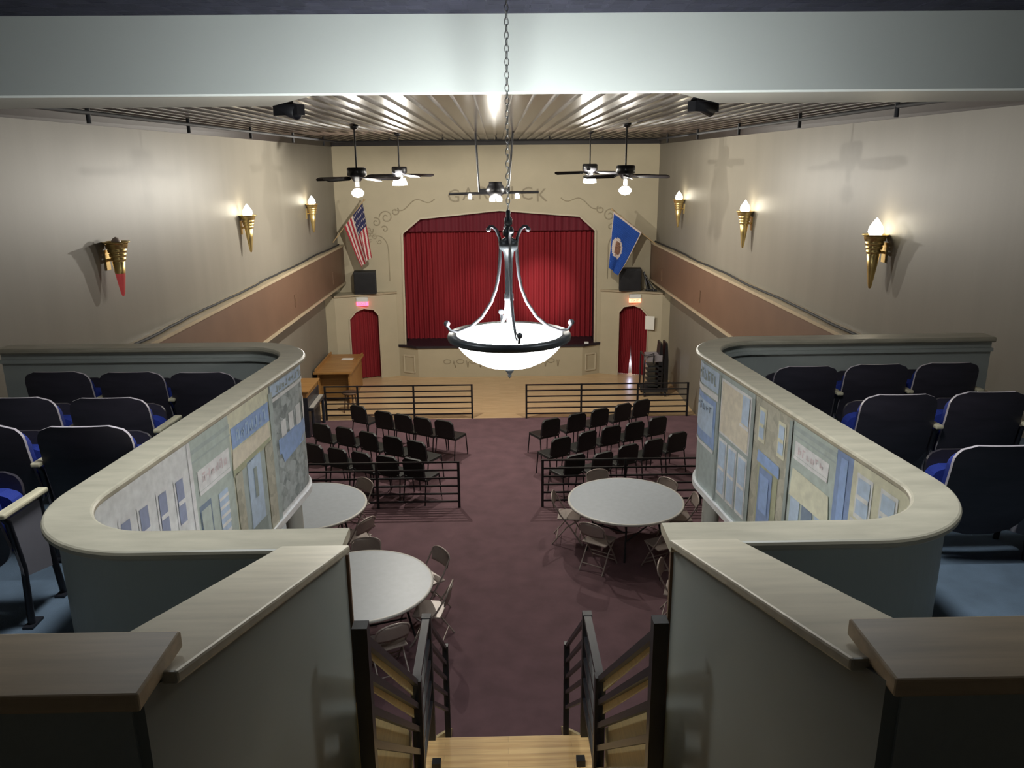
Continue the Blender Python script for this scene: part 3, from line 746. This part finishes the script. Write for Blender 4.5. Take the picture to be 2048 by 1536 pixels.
SEATS = [
 # x, y, z top, label                                   (left balcony; its rows from the handrail back)
 (-2.39, 6.16, 4.315, -1, 'theatre seat in left balcony front row, right-hand end against the mural handrail'),
 (-2.95, 6.16, 4.325, -1, 'middle theatre seat of the left balcony front row'),
 (-3.54, 6.16, 4.335, -1, 'theatre seat in left balcony front row, end nearest the side wall'),
 (-2.58, 5.02, 4.445, -1, 'theatre seat in left balcony second row, beside pale maple armrest at the handrail'),
 (-3.18, 5.02, 4.455, -1, 'theatre seat in left balcony second row, cut by the photo edge'),
 (-2.30, 4.16, 4.535, -1, 'theatre seat in left balcony third row, large dark back touching the handrail'),
 (-2.89, 4.16, 4.545, -1, 'theatre seat in left balcony third row, cut by the photo edge'),
 (-2.60, 3.36, 4.60, -1, 'nearest left balcony theatre seat, showing armrest and grey end panel at photo edge'),
 (2.50, 6.16, 4.30, 1, 'theatre seat in right balcony front row, left-hand end against the mural handrail'),
 (3.08, 6.16, 4.31, 1, 'middle theatre seat of the right balcony front row'),
 (3.66, 6.16, 4.315, 1, 'theatre seat in right balcony front row, end nearest the side wall'),
 (2.69, 5.02, 4.395, 1, 'theatre seat in right balcony second row, next to the handrail'),
 (3.29, 5.02, 4.405, 1, 'theatre seat in right balcony second row, cut by the photo edge'),
 (2.72, 3.96, 4.42, 1, 'nearest right balcony theatre seat, big dark back with rounded lower edge'),
 (3.32, 3.96, 4.42, 1, 'right balcony theatre seat at the photo edge, only a dark sliver showing'),
]
for (x_, y_, z_, sd, lb) in SEATS:
    fz = z_-.86
    if first:
        o = seat0; o['label'] = lb; first = False; o.location = (x_, y_+.155, fz)
        o['group'] = 'balcony theatre seats'
    else:
        o = dup(seat0, (x_, y_+.155, fz), 0, lb)

# ================================================================== MAIN FLOOR
def make_chair():
    t = thing('stacking_chair', '', 'chair', (0, 0, 0), 0, 'black stacking chairs facing the stage')
    # seat pad and back pad
    MB().box(-.235, .235, -.22, .23, .43, .475).build('seat', 'seatblack', t, bevel=.018)
    T = Matrix.Translation((0, -.215, .5)) @ Matrix.Rotation(.16, 4, 'X')
    b = MB(); n = 8
    poly = [(-.225, .02), (-.215, .30), (-.16, .36), (.16, .36), (.215, .30), (.225, .02), (.15, -.02), (-.15, -.02)]
    b.xz(poly, -.022, .022, 0, T); b.build('backrest', 'seatblack', t, bevel=.012)
    for s in (-1, 1):
        MB().tube([(s*.225, .21, .44), (s*.24, .25, 0)], .012, 6).build('leg', 'black', t)
        MB().tube([(s*.225, -.20, .44), (s*.24, -.27, 0)], .012, 6).build('leg', 'black', t)
    f = MB()
    for s in (-1, 1): f.tube([(s*.225, .21, .43), (s*.225, -.20, .43), (s*.222, -.235, .50), (s*.215, -.27, .80)], .011, 6)
    f.tube([(-.225, .15, .42), (.225, .15, .42)], .01, 6); f.tube([(-.225, -.15, .42), (.225, -.15, .42)], .01, 6)
    f.build('frame', 'chrome', t)
    return t
ch0 = make_chair(); first = True
ROWS = {
 ('left', 'front'): [(-3.07, 16.46), (-2.49, 16.04), (-2.03, 15.79), (-1.60, 15.56), (-1.15, 15.36)],
 ('left', 'middle'): [(-3.62, 15.24), (-3.11, 15.00), (-2.59, 14.70), (-2.09, 14.42), (-1.58, 14.13)],
 ('left', 'back'): [(-3.50, 14.04), (-3.02, 13.80), (-2.54, 13.57), (-2.07, 13.37), (-1.56, 13.2)],
 ('right', 'front'): [(1.05, 15.37), (1.63, 15.70), (2.15, 16.02), (2.68, 16.34), (3.15, 16.62)],
 ('right', 'middle'): [(1.17, 14.22), (1.70, 14.55), (2.24, 14.86), (2.75, 15.10), (3.27, 15.40)],
 ('right', 'back'): [(1.34, 13.28), (1.86, 13.38), (2.40, 13.78), (2.92, 14.05), (3.46, 14.42)],
}
for (sd, row), ps in ROWS.items():
    s = -1 if sd == 'left' else 1
    order = ps[::-1] if sd == 'left' else ps
    for i, (x_, y_) in enumerate(order):
        rz = s*math.radians(29)
        fx, fy = -math.sin(rz), math.cos(rz)
        pos = ('beside the centre aisle', 'second from the centre aisle', 'third from the aisle, mid row', 'second from the side wall', 'end nearest the side wall')[i]
        lb = 'black stacking chair, %s block %s row, %s' % (sd, row, pos)
        j = random.uniform(-.08, .08)
        loc = (x_+fx*.27, y_+fy*.27, 0)
        if first: ch0.location = loc; ch0.rotation_euler = (0, 0, rz+j); ch0['label'] = lb; first = False
        else: dup(ch0, loc, rz+j, lb)

def make_folding():
    t = thing('folding_chair', '', 'chair', (0, 0, 0), 0, 'beige folding chairs around the round tables')
    MB().box(-.20, .20, -.17, .20, .43, .452).build('seat', 'fold', t, bevel=.01)
    T = Matrix.Translation((0, -.20, .50)) @ Matrix.Rotation(.2, 4, 'X')
    bk_ = MB(); n = 10; vs = []
    for j in range(7):
        for i in range(n+1):
            u = i/n*2-1; z = .10+.21*j/6; hw = .19 if j < 4 else .19-.06*((j-3)/3)**2
            vs.append(T @ Vector((u*hw, -.025*(1-u*u), z)))
    for j in range(7):
        for i in range(n+1):
            u = i/n*2-1; z = .10+.21*j/6; hw = .19 if j < 4 else .19-.06*((j-3)/3)**2
            vs.append(T @ Vector((u*hw, -.025*(1-u*u)+.01, z)))
    W = n+1; O = 7*W
    fs = [(j*W+i, j*W+i+1, (j+1)*W+i+1, (j+1)*W+i) for j in range(6) for i in range(n)]+[(O+j*W+i, O+(j+1)*W+i, O+(j+1)*W+i+1, O+j*W+i+1) for j in range(6) for i in range(n)]
    fs += [(6*W+i, 6*W+i+1, O+6*W+i+1, O+6*W+i) for i in range(n)]+[(i, O+i, O+i+1, i+1) for i in range(n)]
    bk_.add(vs, fs, 0, None, True); bk_.build('backrest', 'fold', t)
    f = MB()
    arc = [(.20, .24, 0), (.205, .05, .30), (.205, -.12, .52), (.20, -.245, .74)]
    top = [(.20*math.cos(a)*1.0, -.245-.022*math.sin(a), .74+.075*math.sin(a)) for a in [k*PI/10 for k in range(1, 10)]]
    f.tube(arc+top+[(-a, b, c) for a, b, c in arc[::-1]], .012, 7)
    f.build('front_frame', 'fold', t)
    g = MB()
    g.tube([(.18, .19, .44), (.185, -.02, .30), (.19, -.25, 0)], .011, 6); g.tube([(-.18, .19, .44), (-.185, -.02, .30), (-.19, -.25, 0)], .011, 6)
    g.tube([(-.185, -.18, .10), (.185, -.18, .10)], .008, 6)
    g.build('rear_frame', 'fold', t)
    MB().tube([(-.2, .19, .08), (.2, .19, .08)], .008, 6).tube([(-.2, .125, .18), (.2, .125, .18)], .008, 6).build('crossbar', 'fold', t)
    return t
def make_table():
    t = thing('round_table', '', 'table', (0, 0, 0), 0, 'round folding tables')
    tp_ = MB().lathe([(.0001, .715), (.90, .715), (.912, .722), (.912, .735), (.895, .742), (.0001, .742)], 64, 0, None, False)
    o = tp_.build('tabletop', 'tabletop', t)
    MB().lathe([(.905, .712), (.918, .712), (.92, .727), (.918, .740), (.905, .7435), (.888, .7435)], 64, 0, None, True, False).build('edge_band', 'tablerim', t)
    MB().lathe([(.80, .66), (.80, .714), (.78, .714), (.78, .66), (.80, .66)], 48, 0, None, False, False).build('apron_ring', 'black', t)
    for a, b in ((1, 1), (1, -1), (-1, 1), (-1, -1)):
        MB().tube([(a*.50, b*.30, .7), (a*.50, b*.30, .45), (a*.60, b*.34, 0)], .015, 8).build('leg', 'nickeldark', t)
    MB().tube([(-.5, .3, .3), (.5, .3, .3)], .012, 6).tube([(-.5, -.3, .3), (.5, -.3, .3)], .012, 6).tube([(.5, -.3, .45), (.5, .3, .45)], .012, 6).tube([(-.5, -.3, .45), (-.5, .3, .45)], .012, 6).build('brace', 'nickeldark', t)
    return t
t0 = make_table(); f0 = make_folding()
TABLES = [((1.98, 11.55), .9, 'round grey table right of the aisle with folding chairs around it'),
          ((-1.80, 9.08), .35, 'round grey table on left, nearest the stairs, half hidden by the stair wall'),
          ((-3.04, 11.54), .2, 'round grey table on left, half hidden behind the stone building of the mural')]
for i, ((x_, y_), a, lb) in enumerate(TABLES):
    if i == 0: t0.location = (x_, y_, 0); t0.rotation_euler = (0, 0, a); t0['label'] = lb
    else: dup(t0, (x_, y_, 0), a, lb)
FOLD = [
 (0, 1.66, 12.66, 'beige folding chair behind the right round table, back toward the railing'),
 (0, 2.80, 12.22, 'beige folding chair at far right edge of the right round table'),
 (0, 3.10, 11.55, 'beige folding chair at the right side of right round table'),
 (0, .84, 11.72, 'beige folding chair at aisle side of the right round table'),
 (0, 1.32, 10.57, 'beige folding chair in front of right round table, seat facing away'),
 (0, 2.50, 10.40, 'beige folding chair at right round table, partly behind the stair wall corner'),
 (1, -1.92, 10.22, 'beige folding chair behind the nearest left round table'),
 (1, -.83, 9.86, 'beige folding chair at far aisle side of nearest left table'),
 (1, -.66, 8.90, 'beige folding chair at aisle side of nearest left table, second from back'),
 (1, -1.26, 8.02, 'beige folding chair in front of nearest left table, seen beyond stair railing'),
 (2, -2.28, 12.42, 'beige folding chair behind farther left round table, near the railing'),
 (2, -2.02, 10.86, 'beige folding chair at near aisle side of farther left table'),
 (3, 2.10, 9.40, 'beige folding chair peeking out beside the right stair wall edge'),
]
TC = [TABLES[0][0], TABLES[1][0], TABLES[2][0], (3.2, 9.0)]
for i, (ti, x_, y_, lb) in enumerate(FOLD):
    dx, dy = TC[ti][0]-x_, TC[ti][1]-y_; L_ = math.hypot(dx, dy); dx /= L_; dy /= L_
    rz = math.atan2(-dx, dy); loc = (x_+dx*.25, y_+dy*.25, 0)
    if i == 0: f0.location = loc; f0.rotation_euler = (0, 0, rz); f0['label'] = lb
    else: dup(f0, loc, rz, lb)

def guard(x0, x1, y, posts, h, n, lb, name='guard_railing'):
    t = thing(name, lb, 'railing', ((x0+x1)/2, y, 0), 0, 'black guard railings')
    cx = (x0+x1)/2
    for p in posts: MB().box(p-cx-.022, p-cx+.022, -.022, .022, 0, h-.005).build('post', 'black', t)
    for k in range(n):
        z = h-.02-(h-.1)*k/(n-1+.25)
        MB().box(x0-cx, x1-cx, -.014, .014, z-.014, z+.014).build('rail', 'black', t)
guard(-4.15, -.66, 18.12, (-4.15, -3.38, -2.05, -.66), .85, 6, 'black railing between carpet and hardwood, left of the aisle')
guard(.64, 4.5, 18.06, (.64, 1.95, 3.3, 4.5), .85, 6, 'black railing between carpet and hardwood, right of the aisle')
guard(-3.9, -.74, 13.0, (-3.9, -2.18, -.74), .88, 6, 'black railing behind left black chairs, beside farther left table')
guard(.74, 3.9, 12.98, (.74, 2.2, 3.55), .90, 6, 'black railing behind right black chairs and the right round table')

# desk, paper, piano, stool, cart
d = thing('wooden_desk', 'golden oak desk on the hardwood by the left wall', 'desk', (-4.2, 20.35, 0))
MB().box(-.5, .46, -.98, 1.0, .80, .86).build('top', 'oak', d, bevel=.01)
MB().box(-.42, -.38, -.9, .92, 0, .80).build('side_panel', 'oak', d); MB().box(.36, .40, -.9, .92, 0, .80).build('side_panel', 'oak', d)
MB().box(-.38, .36, -.72, -.69, .1, .80).build('front_panel', 'oak', d); MB().box(-.46, -.42, -.98, 1.0, .86, .93).box(.40, .44, .3, 1.0, .86, .9).build('top_ledge', 'oak', d)
pp = MB().box(-.15, .15, -.11, .11, 0, .006).build('paper_sheet', 'paper', loc=(-4.08, 20.75, .861)); tag(pp, 'white sheet of paper lying on the oak desk', 'paper')
pn = thing('upright_piano', 'dark upright piano with tan lid at left end of railing', 'piano', (-4.50, 17.45, -.06), 0)
MB().box(-.20, .24, -.58, .55, .06, .98).build('case', 'pianoblack', pn, bevel=.01)
MB().box(-.21, .27, -.6, .57, 1.10, 1.14).box(-.20, .22, -.57, .54, .98, 1.10).build('lid', 'oak', pn, bevel=.006)
MB().box(.24, .36, -.58, .55, .68, .74).build('key_bed', 'pianoblack', pn); MB().box(.245, .345, -.54, .50, .74, .755).build('keys', 'key', pn)
MB().tube([(.32, -.53, .68), (.32, -.53, .06)], .035, 10).build('leg', 'pianoblack', pn); MB().tube([(.32, .5, .68), (.32, .5, .06)], .035, 10).build('leg', 'pianoblack', pn)
s_ = thing('wooden_stool', 'small dark stool behind the left railing, near the desk', 'stool', (-3.68, 18.75, 0))
MB().lathe([(.0001, .48), (.19, .48), (.2, .5), (.19, .52), (.0001, .52)], 20).build('seat', 'walltrim', s_)
for a in range(4): MB().tube([(.12*math.cos(a*PI/2+.6), .12*math.sin(a*PI/2+.6), .48), (.18*math.cos(a*PI/2+.6), .18*math.sin(a*PI/2+.6), 0)], .018, 8).build('leg', 'walltrim', s_)
c = thing('chair_cart', 'black wheeled cart holding folded chairs, right of stage doorway', 'cart', (4.08, 19.95, 0))
MB().box(-.36, .30, -.28, .3, .14, .2).build('deck', 'blackmatte', c)
for a, b in ((-.3, -.22), (.24, -.22), (-.3, .24), (.24, .24)):
    MB().lathe([(.0001, -.02), (.06, -.02), (.06, .02), (.0001, .02)], 14, 0, Matrix.Translation((a, b, .06)) @ Matrix.Rotation(PI/2, 4, 'Y')).box(a-.015, a+.015, b-.015, b+.015, .06, .14).build('caster', 'black', c)
MB().tube([(-.34, -.26, .2), (-.34, -.26, 1.1), (-.1, -.26, 1.16), (-.1, -.26, .9)], .02, 8).tube([(-.34, .28, .2), (-.34, .28, 1.1)], .02, 8).tube([(-.34, -.26, 1.1), (-.34, .28, 1.1)], .02, 8).build('handle', 'black', c)
st2 = MB()
for k in range(5): st2.box(-.22, .12, -.20, .2, .26+.13*k, .30+.13*k)
st2.build('chair_stack', 'nickeldark', c); MB().box(-.26, .14, -.22, .22, .93, 1.1).build('beige_bin', 'grayiron', c, bevel=.01)
for k, (dx, hh) in enumerate(((.10, 1.42), (.24, 1.42))):
    MB().xz([(dx-.05, .2), (dx+.07, .2), (dx+.06, .95), (dx+.02, hh), (dx-.02, hh), (dx-.05, .95)], -.2, .2).build('folded_chair', 'black', c)

# ================================================================== FIXTURES
# pipe run below the ceiling
pl = MB()
def seg(a, b): pl.tube([a, b], .022, 6)
seg((-3.9, 7.0, 6.40), (-3.6, 18.6, 6.40)); seg((3.9, 7.0, 6.40), (3.65, 18.6, 6.40)); seg((-3.6, 18.6, 6.40), (3.65, 18.6, 6.40))
for y in (8, 10.4, 12.8, 15.2, 17.6):
    for s in (-1, 1):
        xx = s*(3.9-.26*(y-7)/11.6); seg((xx, y, 6.40), (xx, y, 6.475)); seg((xx, y, 6.40), (xx, y, 6.30))
for x_ in (-2.4, -1.2, 0, 1.2, 2.4): seg((x_, 18.6, 6.4), (x_, 18.6, 6.475))
o = pl.build('sprinkler_pipe', 'blackmatte'); tag(o, 'dark pipe run with hangers just below the metal ceiling', 'pipe')
for sd, x_, y_, s in (('left', -1.85, 7.5, -1), ('right', 1.86, 7.45, 1)):
    t = thing('ceiling_spotlight', 'black spotlight on the metal ceiling just past beam, %s of chandelier chain' % sd, 'spotlight', (x_, y_, 6.47), s*.5, 'ceiling spotlights')
    MB().box(-.03, .03, -.03, .03, -.06, .03).build('bracket', 'black', t)
    MB().lathe([(.05, -.12), (.07, .1), (.06, .1), (.045, -.1)], 14, 0, Matrix.Translation((0, 0, -.09)) @ Matrix.Rotation(PI/2+.25, 4, 'Y')).box(-.14, .14, -.05, .05, -.14, -.05).build('housing', 'black', t)

def make_fan(kind):
    t = thing('ceiling_fan', '', 'ceiling fan', (0, 0, 0), 0, 'ceiling fans with lamps')
    MB().lathe([(.0001, .74), (.07, .74), (.06, .68), (.02, .66), (.0001, .66)], 18).build('ceiling_mount', 'black', t)
    MB().tube([(0, 0, .68), (0, 0, .06)], .014, 8).build('downrod', 'black', t)
    MB().lathe([(.0001, .10), (.13, .10), (.15, .08), (.15, -.02), (.10, -.05), (.06, -.11), (.0001, -.12)], 24).build('motor_housing', 'black', t)
    for k in range(5):
        T = Matrix.Rotation(2*PI*k/5+.35, 4, 'Z')
        b = MB()
        b.add([T @ Vector(v) for v in ((.14, -.03, -.05), (.22, -.055, -.055), (.66, -.065, -.06), (.70, -.03, -.07), (.70, .03, -.09), (.66, .065, -.107), (.22, .055, -.095), (.14, .03, -.065))], [(0, 1, 2, 3, 4, 5, 6, 7)])
        b.add([T @ Vector((x_, y_, z_+.012)) for x_, y_, z_ in ((.14, -.03, -.05), (.22, -.055, -.055), (.66, -.065, -.06), (.70, -.03, -.07), (.70, .03, -.09), (.66, .065, -.107), (.22, .055, -.095), (.14, .03, -.065))], [(7, 6, 5, 4, 3, 2, 1, 0)])
        b.build('blade', 'black', t)
    if kind == 'globe':
        MB().lathe([(.0001, -.12), (.028, -.12), (.03, -.2), (.0001, -.2)], 12).build('lamp_neck', 'bulbdim', t)
        MB().lathe([(.0001, -.22), (.05, -.225), (.095, -.27), (.10, -.30), (.07, -.34), (.0001, -.36)], 20).build('lamp_shade', 'bulb', t)
    else:
        for k in range(4):
            a = k*PI/2+.4; T = Matrix.Translation((.075*math.cos(a), .075*math.sin(a), -.17))
            MB().lathe([(.03, .05), (.045, .03), (.07, -.05), (.075, -.09), (.0001, -.085)], 14, 0, T).build('lamp_shade', 'bulb', t)
    return t
fA = make_fan('globe'); fA.location = (-2.2, 12.9, 5.76); fA['label'] = 'nearer left ceiling fan with single lamp, hanging above the striped flag'
dup(fA, (2.04, 12.9, 5.76), .5, 'nearer right ceiling fan with single lamp, hanging above the blue flag')
fB = make_fan('cluster'); fB.location = (-1.92, 16.2, 5.76); fB['label'] = 'farther left ceiling fan with dazzling bright lamp cluster'
dup(fB, (1.85, 16.2, 5.78), .35, 'farther right ceiling fan with lamp cluster below its hub')
lb_ = thing('light_bar', 'black bar hung from two slanting rods before the painted name', 'light bar', (-.06, 16.2, 5.335))
lb_.scale = (1.08, 1.08, 1.08)
MB().tube([(-.32, 0, 1.10), (-.27, 0, 0)], .02, 8).build('hanger_rod', 'black', lb_); MB().tube([(.36, 0, 1.10), (.27, 0, 0)], .02, 8).build('hanger_rod', 'black', lb_)
MB().tube([(-.83, 0, -.01), (.83, 0, .01)], .025, 10).build('bar', 'black', lb_)
MB().lathe([(.0001, .20), (.12, .2), (.12, .16), (.15, .12), (.19, .05), (.14, -.03), (.05, -.09), (.0001, -.1)], 20, 0, Matrix.Translation((.03, 0, 0))).box(-.27, .27, -.05, .05, -.02, .08).build('housing', 'black', lb_)
for dx, r_ in ((-.03, .055), (.1, .055), (-.44, .035), (.43, .045)):
    T = Matrix.Translation((dx, -.03, -.10 if r_ > .05 else -.05))
    MB().lathe([(r_*.5, .04), (r_, .0), (r_*.9, -.05), (.0001, -.055)], 14, 0, T).build('lamp', 'bulb', lb_)

# torch sconces
def make_sconce(lit):
    t = thing('torch_sconce', '', 'wall sconce', (0, 0, 0), 0, 'brass torch sconces')
    MB().lathe([(.135, .0), (.155, .012), (.15, .02), (.12, .01), (.10, -.02), (.0001, -.03)], 24).build('rim', 'brass', t)
    pr = [(.13, -.005), (.118, -.06), (.096, -.065), (.108, -.075), (.104, -.11), (.084, -.115), (.098, -.125), (.093, -.16), (.074, -.165), (.088, -.175), (.082, -.21), (.064, -.215), (.072, -.225), (.058, -.36)]
    MB().lathe(pr, 24, 0, None, True, False).build('body', 'brass', t)
    MB().lathe([(.058, -.36), (.043, -.47), (.024, -.60), (.014, -.635), (.0001, -.64)], 20, 0, None, True, False).build('tip', 'brass' if lit else 'redreflect', t)
    for k in range(1):
        MB().lathe([(.0001, .0), (.07, .01), (.088, .05), (.08, .10), (.045, .155), (.015, .20), (.0001, .215)] if lit else [(.0001, -.02), (.05, -.01), (.055, .02), (.035, .055), (.0001, .075)], 14).build('flame_lamp', 'flame' if lit else 'flameoff', t)
    MB().tube([(0, 0, -.2), (.14, 0, -.2)], .018, 8).box(.125, .14, -.05, .05, -.32, -.08).build('wall_bracket', 'brass', t)
    return t
sl = make_sconce(True); su = make_sconce(False)
SCN = [(-4.57, 9.66, 5.02, su, 'unlit torch sconce on left wall, nearest, its tip coloured with a red reflection'),
       (-4.46, 14.5, 5.03, sl, 'lit brass torch sconce, middle one on the left wall'),
       (-4.35, 19.1, 5.0, sl, 'lit brass torch sconce on the left wall nearest the stage'),
       (4.57, 9.6, 5.02, sl, 'largest lit brass torch sconce, nearest on the right wall'),
       (4.46, 14.45, 5.02, sl, 'lit brass torch sconce, middle one on the right wall'),
       (4.35, 19.3, 5.02, sl, 'small brass torch sconce on the right wall nearest the stage')]
used = set()
for x_, y_, z_, src, lb in SCN:
    rz = PI if x_ < 0 else 0
    if id(src) not in used: src.location = (x_, y_, z_); src.rotation_euler = (0, 0, rz); src['label'] = lb; used.add(id(src))
    else: dup(src, (x_, y_, z_), rz, lb)

# chandelier
CH = (.06, 4.4)
c = thing('chandelier', 'large nickel chandelier with glowing white bowl on a long chain', 'chandelier', (CH[0], CH[1], 4.96))
chn = MB(); z = .68; k = 0
while z < 1.79:
    T = Matrix.Translation((0, 0, z)) @ Matrix.Rotation((k % 2)*PI/2+.3, 4, 'Z')
    chn.tube([T @ Vector((.011*math.cos(a), 0, .02*math.sin(a))) for a in [i*PI/4 for i in range(8)]], .0026, 5, closed=True); z += .032; k += 1
chn.build('chain', 'chainsteel', c)
MB().lathe([(.0001, .70), (.012, .69), (.012, .66), (.022, .65), (.022, .62), (.012, .61), (.03, .585), (.03, .56), (.018, .55), (.05, .53), (.055, .51), (.05, .485), (.03, .47), (.022, .42), (.02, .24), (.026, .235), (.026, .20), (.018, .19), (.012, .0), (.008, -.06), (.0001, -.06)], 20).build('stem', 'nickeldark', c)
for ang in (180, 0, 97, -82):
    T = Matrix.Rotation(math.radians(ang), 4, 'Z')
    pr = [(.106, .595), (.10, .608), (.085, .607), (.066, .59), (.05, .55), (.044, .51), (.047, .44), (.055, .35), (.07, .27), (.1, .19), (.155, .105), (.22, .05), (.29, .022), (.335, .03), (.35, .055)]
    MB().tube([T @ Vector((r_, 0, z_)) for r_, z_ in pr], [.013]+[.009]*13+[.009], 8).ball(T @ Vector((.352, 0, .07)), .018).ball(T @ Vector((.109, 0, .592)), .014).build('arm', 'chrome', c)
MB().lathe([(.30, .012), (.345, .014), (.352, .0), (.348, -.02), (.33, -.03), (.30, -.025), (.30, .012)], 64, 0, None, True, False).build('ring', 'nickeldark', c)
MB().lathe([(.30, .0), (.31, -.02), (.30, -.045), (.27, -.085), (.22, -.13), (.15, -.165), (.08, -.18), (.0001, -.184), (.0001, -.176), (.08, -.172), (.15, -.156), (.215, -.122), (.26, -.08), (.288, -.04), (.30, .0)], 48, 0, None, True, False).build('bowl', 'bowl', c)
MB().lathe([(.0001, -.17), (.03, -.18), (.034, -.195), (.02, -.215), (.009, -.23), (.012, -.24), (.0001, -.255)], 14).build('finial', 'nickeldark', c)
for a in range(3): MB().ball((.09*math.cos(a*2.1), .09*math.sin(a*2.1), -.05), .028, 10).build('bulb', 'bulb', c)

# ------------------------------------------------------------------ flags
def cloth_grid(T0, Q0, Tf, Qf, nu, nv, fold, ph):
    """hoist T0-Q0 along the pole, fly edge Tf-Qf hanging"""
    T0, Q0, Tf, Qf = map(Vector, (T0, Q0, Tf, Qf)); vs = []
    for j in range(nv+1):
        v = j/nv
        for i in range(nu+1):
            u = i/nu
            a = T0.lerp(Q0, u); b = Tf.lerp(Qf, u)
            p = a.lerp(b, v)
            p.z -= .10*math.sin(v*PI)*(1 if u > .5 else .3)*.6
            p.y += fold*v*math.sin(u*9+ph+v*1.5)+.03*math.sin(v*5)
            p.x += .35*fold*v*math.sin(u*13+ph*2)
            vs.append(p)
    return vs
nu, nv = 39, 30
vs = cloth_grid((-3.54, 21.38, 4.94), (-4.06, 21.38, 4.32), (-3.40, 21.38, 3.50), (-3.66, 21.38, 3.24), nu, nv, .07, .5)
fm = MB(); fs = []
for j in range(nv):
    for i in range(nu):
        st_i = i//3
        if i < 21 and j < 12:
            mi = 2 if (i % 3 == 1 and j % 3 == 1) else 0
        else: mi = 1 if st_i % 2 == 0 else 2
        fm.add([vs[j*(nu+1)+i], vs[j*(nu+1)+i+1], vs[(j+1)*(nu+1)+i+1], vs[(j+1)*(nu+1)+i]], [(0, 1, 2, 3)], mi, None, True)
fg = thing('striped_flag', 'red and white striped flag with starred navy corner, angled from left ledge', 'flag', (0, 0, 0))
fo = fm.build('cloth', ['flagblue', 'flagred', 'flagwhite'], fg)
fo.modifiers.new('solid', 'SOLIDIFY').thickness = .006
MB().tube([(-4.41, 21.5, 3.90), (-3.50, 21.36, 5.0)], .014, 8).ball((-3.49, 21.36, 5.01), .03).build('pole', 'wood', fg)
vs = cloth_grid((3.09, 21.38, 4.65), (3.86, 21.38, 4.09), (2.99, 21.38, 3.18), (3.24, 21.38, 2.95), nu, nv, .035, 1.3)
fm = MB()
for j in range(nv):
    for i in range(nu):
        u, v = (i+.5)/nu, (j+.5)/nv
        d = math.hypot((u-.36)/.27, (v-.56)/.185)
        mi = 0
        if d < 1: mi = 2
        if d < .68 and u > .26: mi = 1
        if i == 0 or i == nu-1 or j == 0: mi = 2
        fm.add([vs[j*(nu+1)+i], vs[j*(nu+1)+i+1], vs[(j+1)*(nu+1)+i+1], vs[(j+1)*(nu+1)+i]], [(0, 1, 2, 3)], mi, None, True)
fg = thing('blue_flag', 'royal blue flag with round white seal, angled from right ledge', 'flag', (0, 0, 0))
fo = fm.build('cloth', ['stateblue', 'sealbrown', 'flagwhite'], fg)
fo.modifiers.new('solid', 'SOLIDIFY').thickness = .006
MB().tube([(4.34, 21.5, 3.72), (3.06, 21.36, 4.69)], .014, 8).ball((3.05, 21.36, 4.70), .03).build('pole', 'wood', fg)

# ================================================================== LIGHT
def point(name, loc, w, col=(1, 1, 1), r=.05):
    l = bpy.data.lights.new(name, 'POINT'); l.energy = w; l.color = col; l.shadow_soft_size = r
    o = bpy.data.objects.new(name, l); COL.objects.link(o); o.location = loc; return o
def spot(name, loc, to, w, ang, col=(1, 1, 1), blend=.5):
    l = bpy.data.lights.new(name, 'SPOT'); l.energy = w; l.color = col; l.spot_size = math.radians(ang); l.spot_blend = blend; l.shadow_soft_size = .05
    o = bpy.data.objects.new(name, l); COL.objects.link(o); o.location = loc
    o.rotation_euler = (Vector(to)-Vector(loc)).to_track_quat('-Z', 'Y').to_euler(); return o
COOL = (.93, .98, 1.0); WARM = (1, .86, .64); NEUT = (1, .95, .85)
point('chandelier_light', (CH[0], CH[1], 4.91), 700, COOL, .05)
point('fan_light_far_left', (-1.92, 16.05, 5.47), 620, NEUT, .025)
point('fan_light_far_right', (1.85, 16.05, 5.47), 430, NEUT, .025)
point('fan_light_near_left', (-2.2, 12.9, 5.36), 110, NEUT, .06)
point('fan_light_near_right', (2.04, 12.9, 5.36), 115, NEUT, .06)
for x_, y_, z_, src, lb in SCN[1:]:
    point('sconce_light', (x_*.985, y_, z_+.2), 2.2, WARM, .05)
for s in (-1, 1):
    spot('balcony_downlight', (CX+s*1.7, 3.7, 6.68), (CX+s*1.72, 4.0, 4.0), 255, 138, (.88, .95, 1), .85).data.shadow_soft_size = .28
point('bar_light', (-.03, 16.1, 5.15), 70, NEUT, .06)
spot('stage_spot', (.4, 16.12, 5.22), (1.3, 22.9, 2.35), 3000, 17, (1, .9, .8), 1)
spot('stage_spot_wide', (-.2, 16.1, 5.2), (-.7, 22.9, 2.2), 500, 15, (1, .85, .75), .9)
point('backstage_light', (3.78, 22.06, .3), 3.5, (.6, .66, 1), .04)
w = bpy.data.worlds.new('dim room air'); SC.world = w; w.use_nodes = True
w.node_tree.nodes['Background'].inputs[0].default_value = (.8, .9, 1, 1); w.node_tree.nodes['Background'].inputs[1].default_value = .025

# ================================================================== CAMERA
cam = bpy.data.cameras.new('camera'); co = bpy.data.objects.new('camera', cam); COL.objects.link(co)
cam.sensor_fit = 'HORIZONTAL'; cam.sensor_width = 36; cam.lens = 1580/2048*36; cam.clip_start = .05; cam.clip_end = 100
rd = math.radians
co.matrix_world = Matrix.Translation((0, 0, 5.9)) @ (Matrix.Rotation(rd(-.95), 4, 'Z') @ Matrix.Rotation(rd(90-15.6), 4, 'X') @ Matrix.Rotation(rd(-.5), 4, 'Z'))
SC.camera = co
SC.view_settings.view_transform = 'Standard'; SC.view_settings.look = 'None'; SC.view_settings.gamma = 1; SC.view_settings.use_curve_mapping = False
SC.view_settings.exposure = 0.0
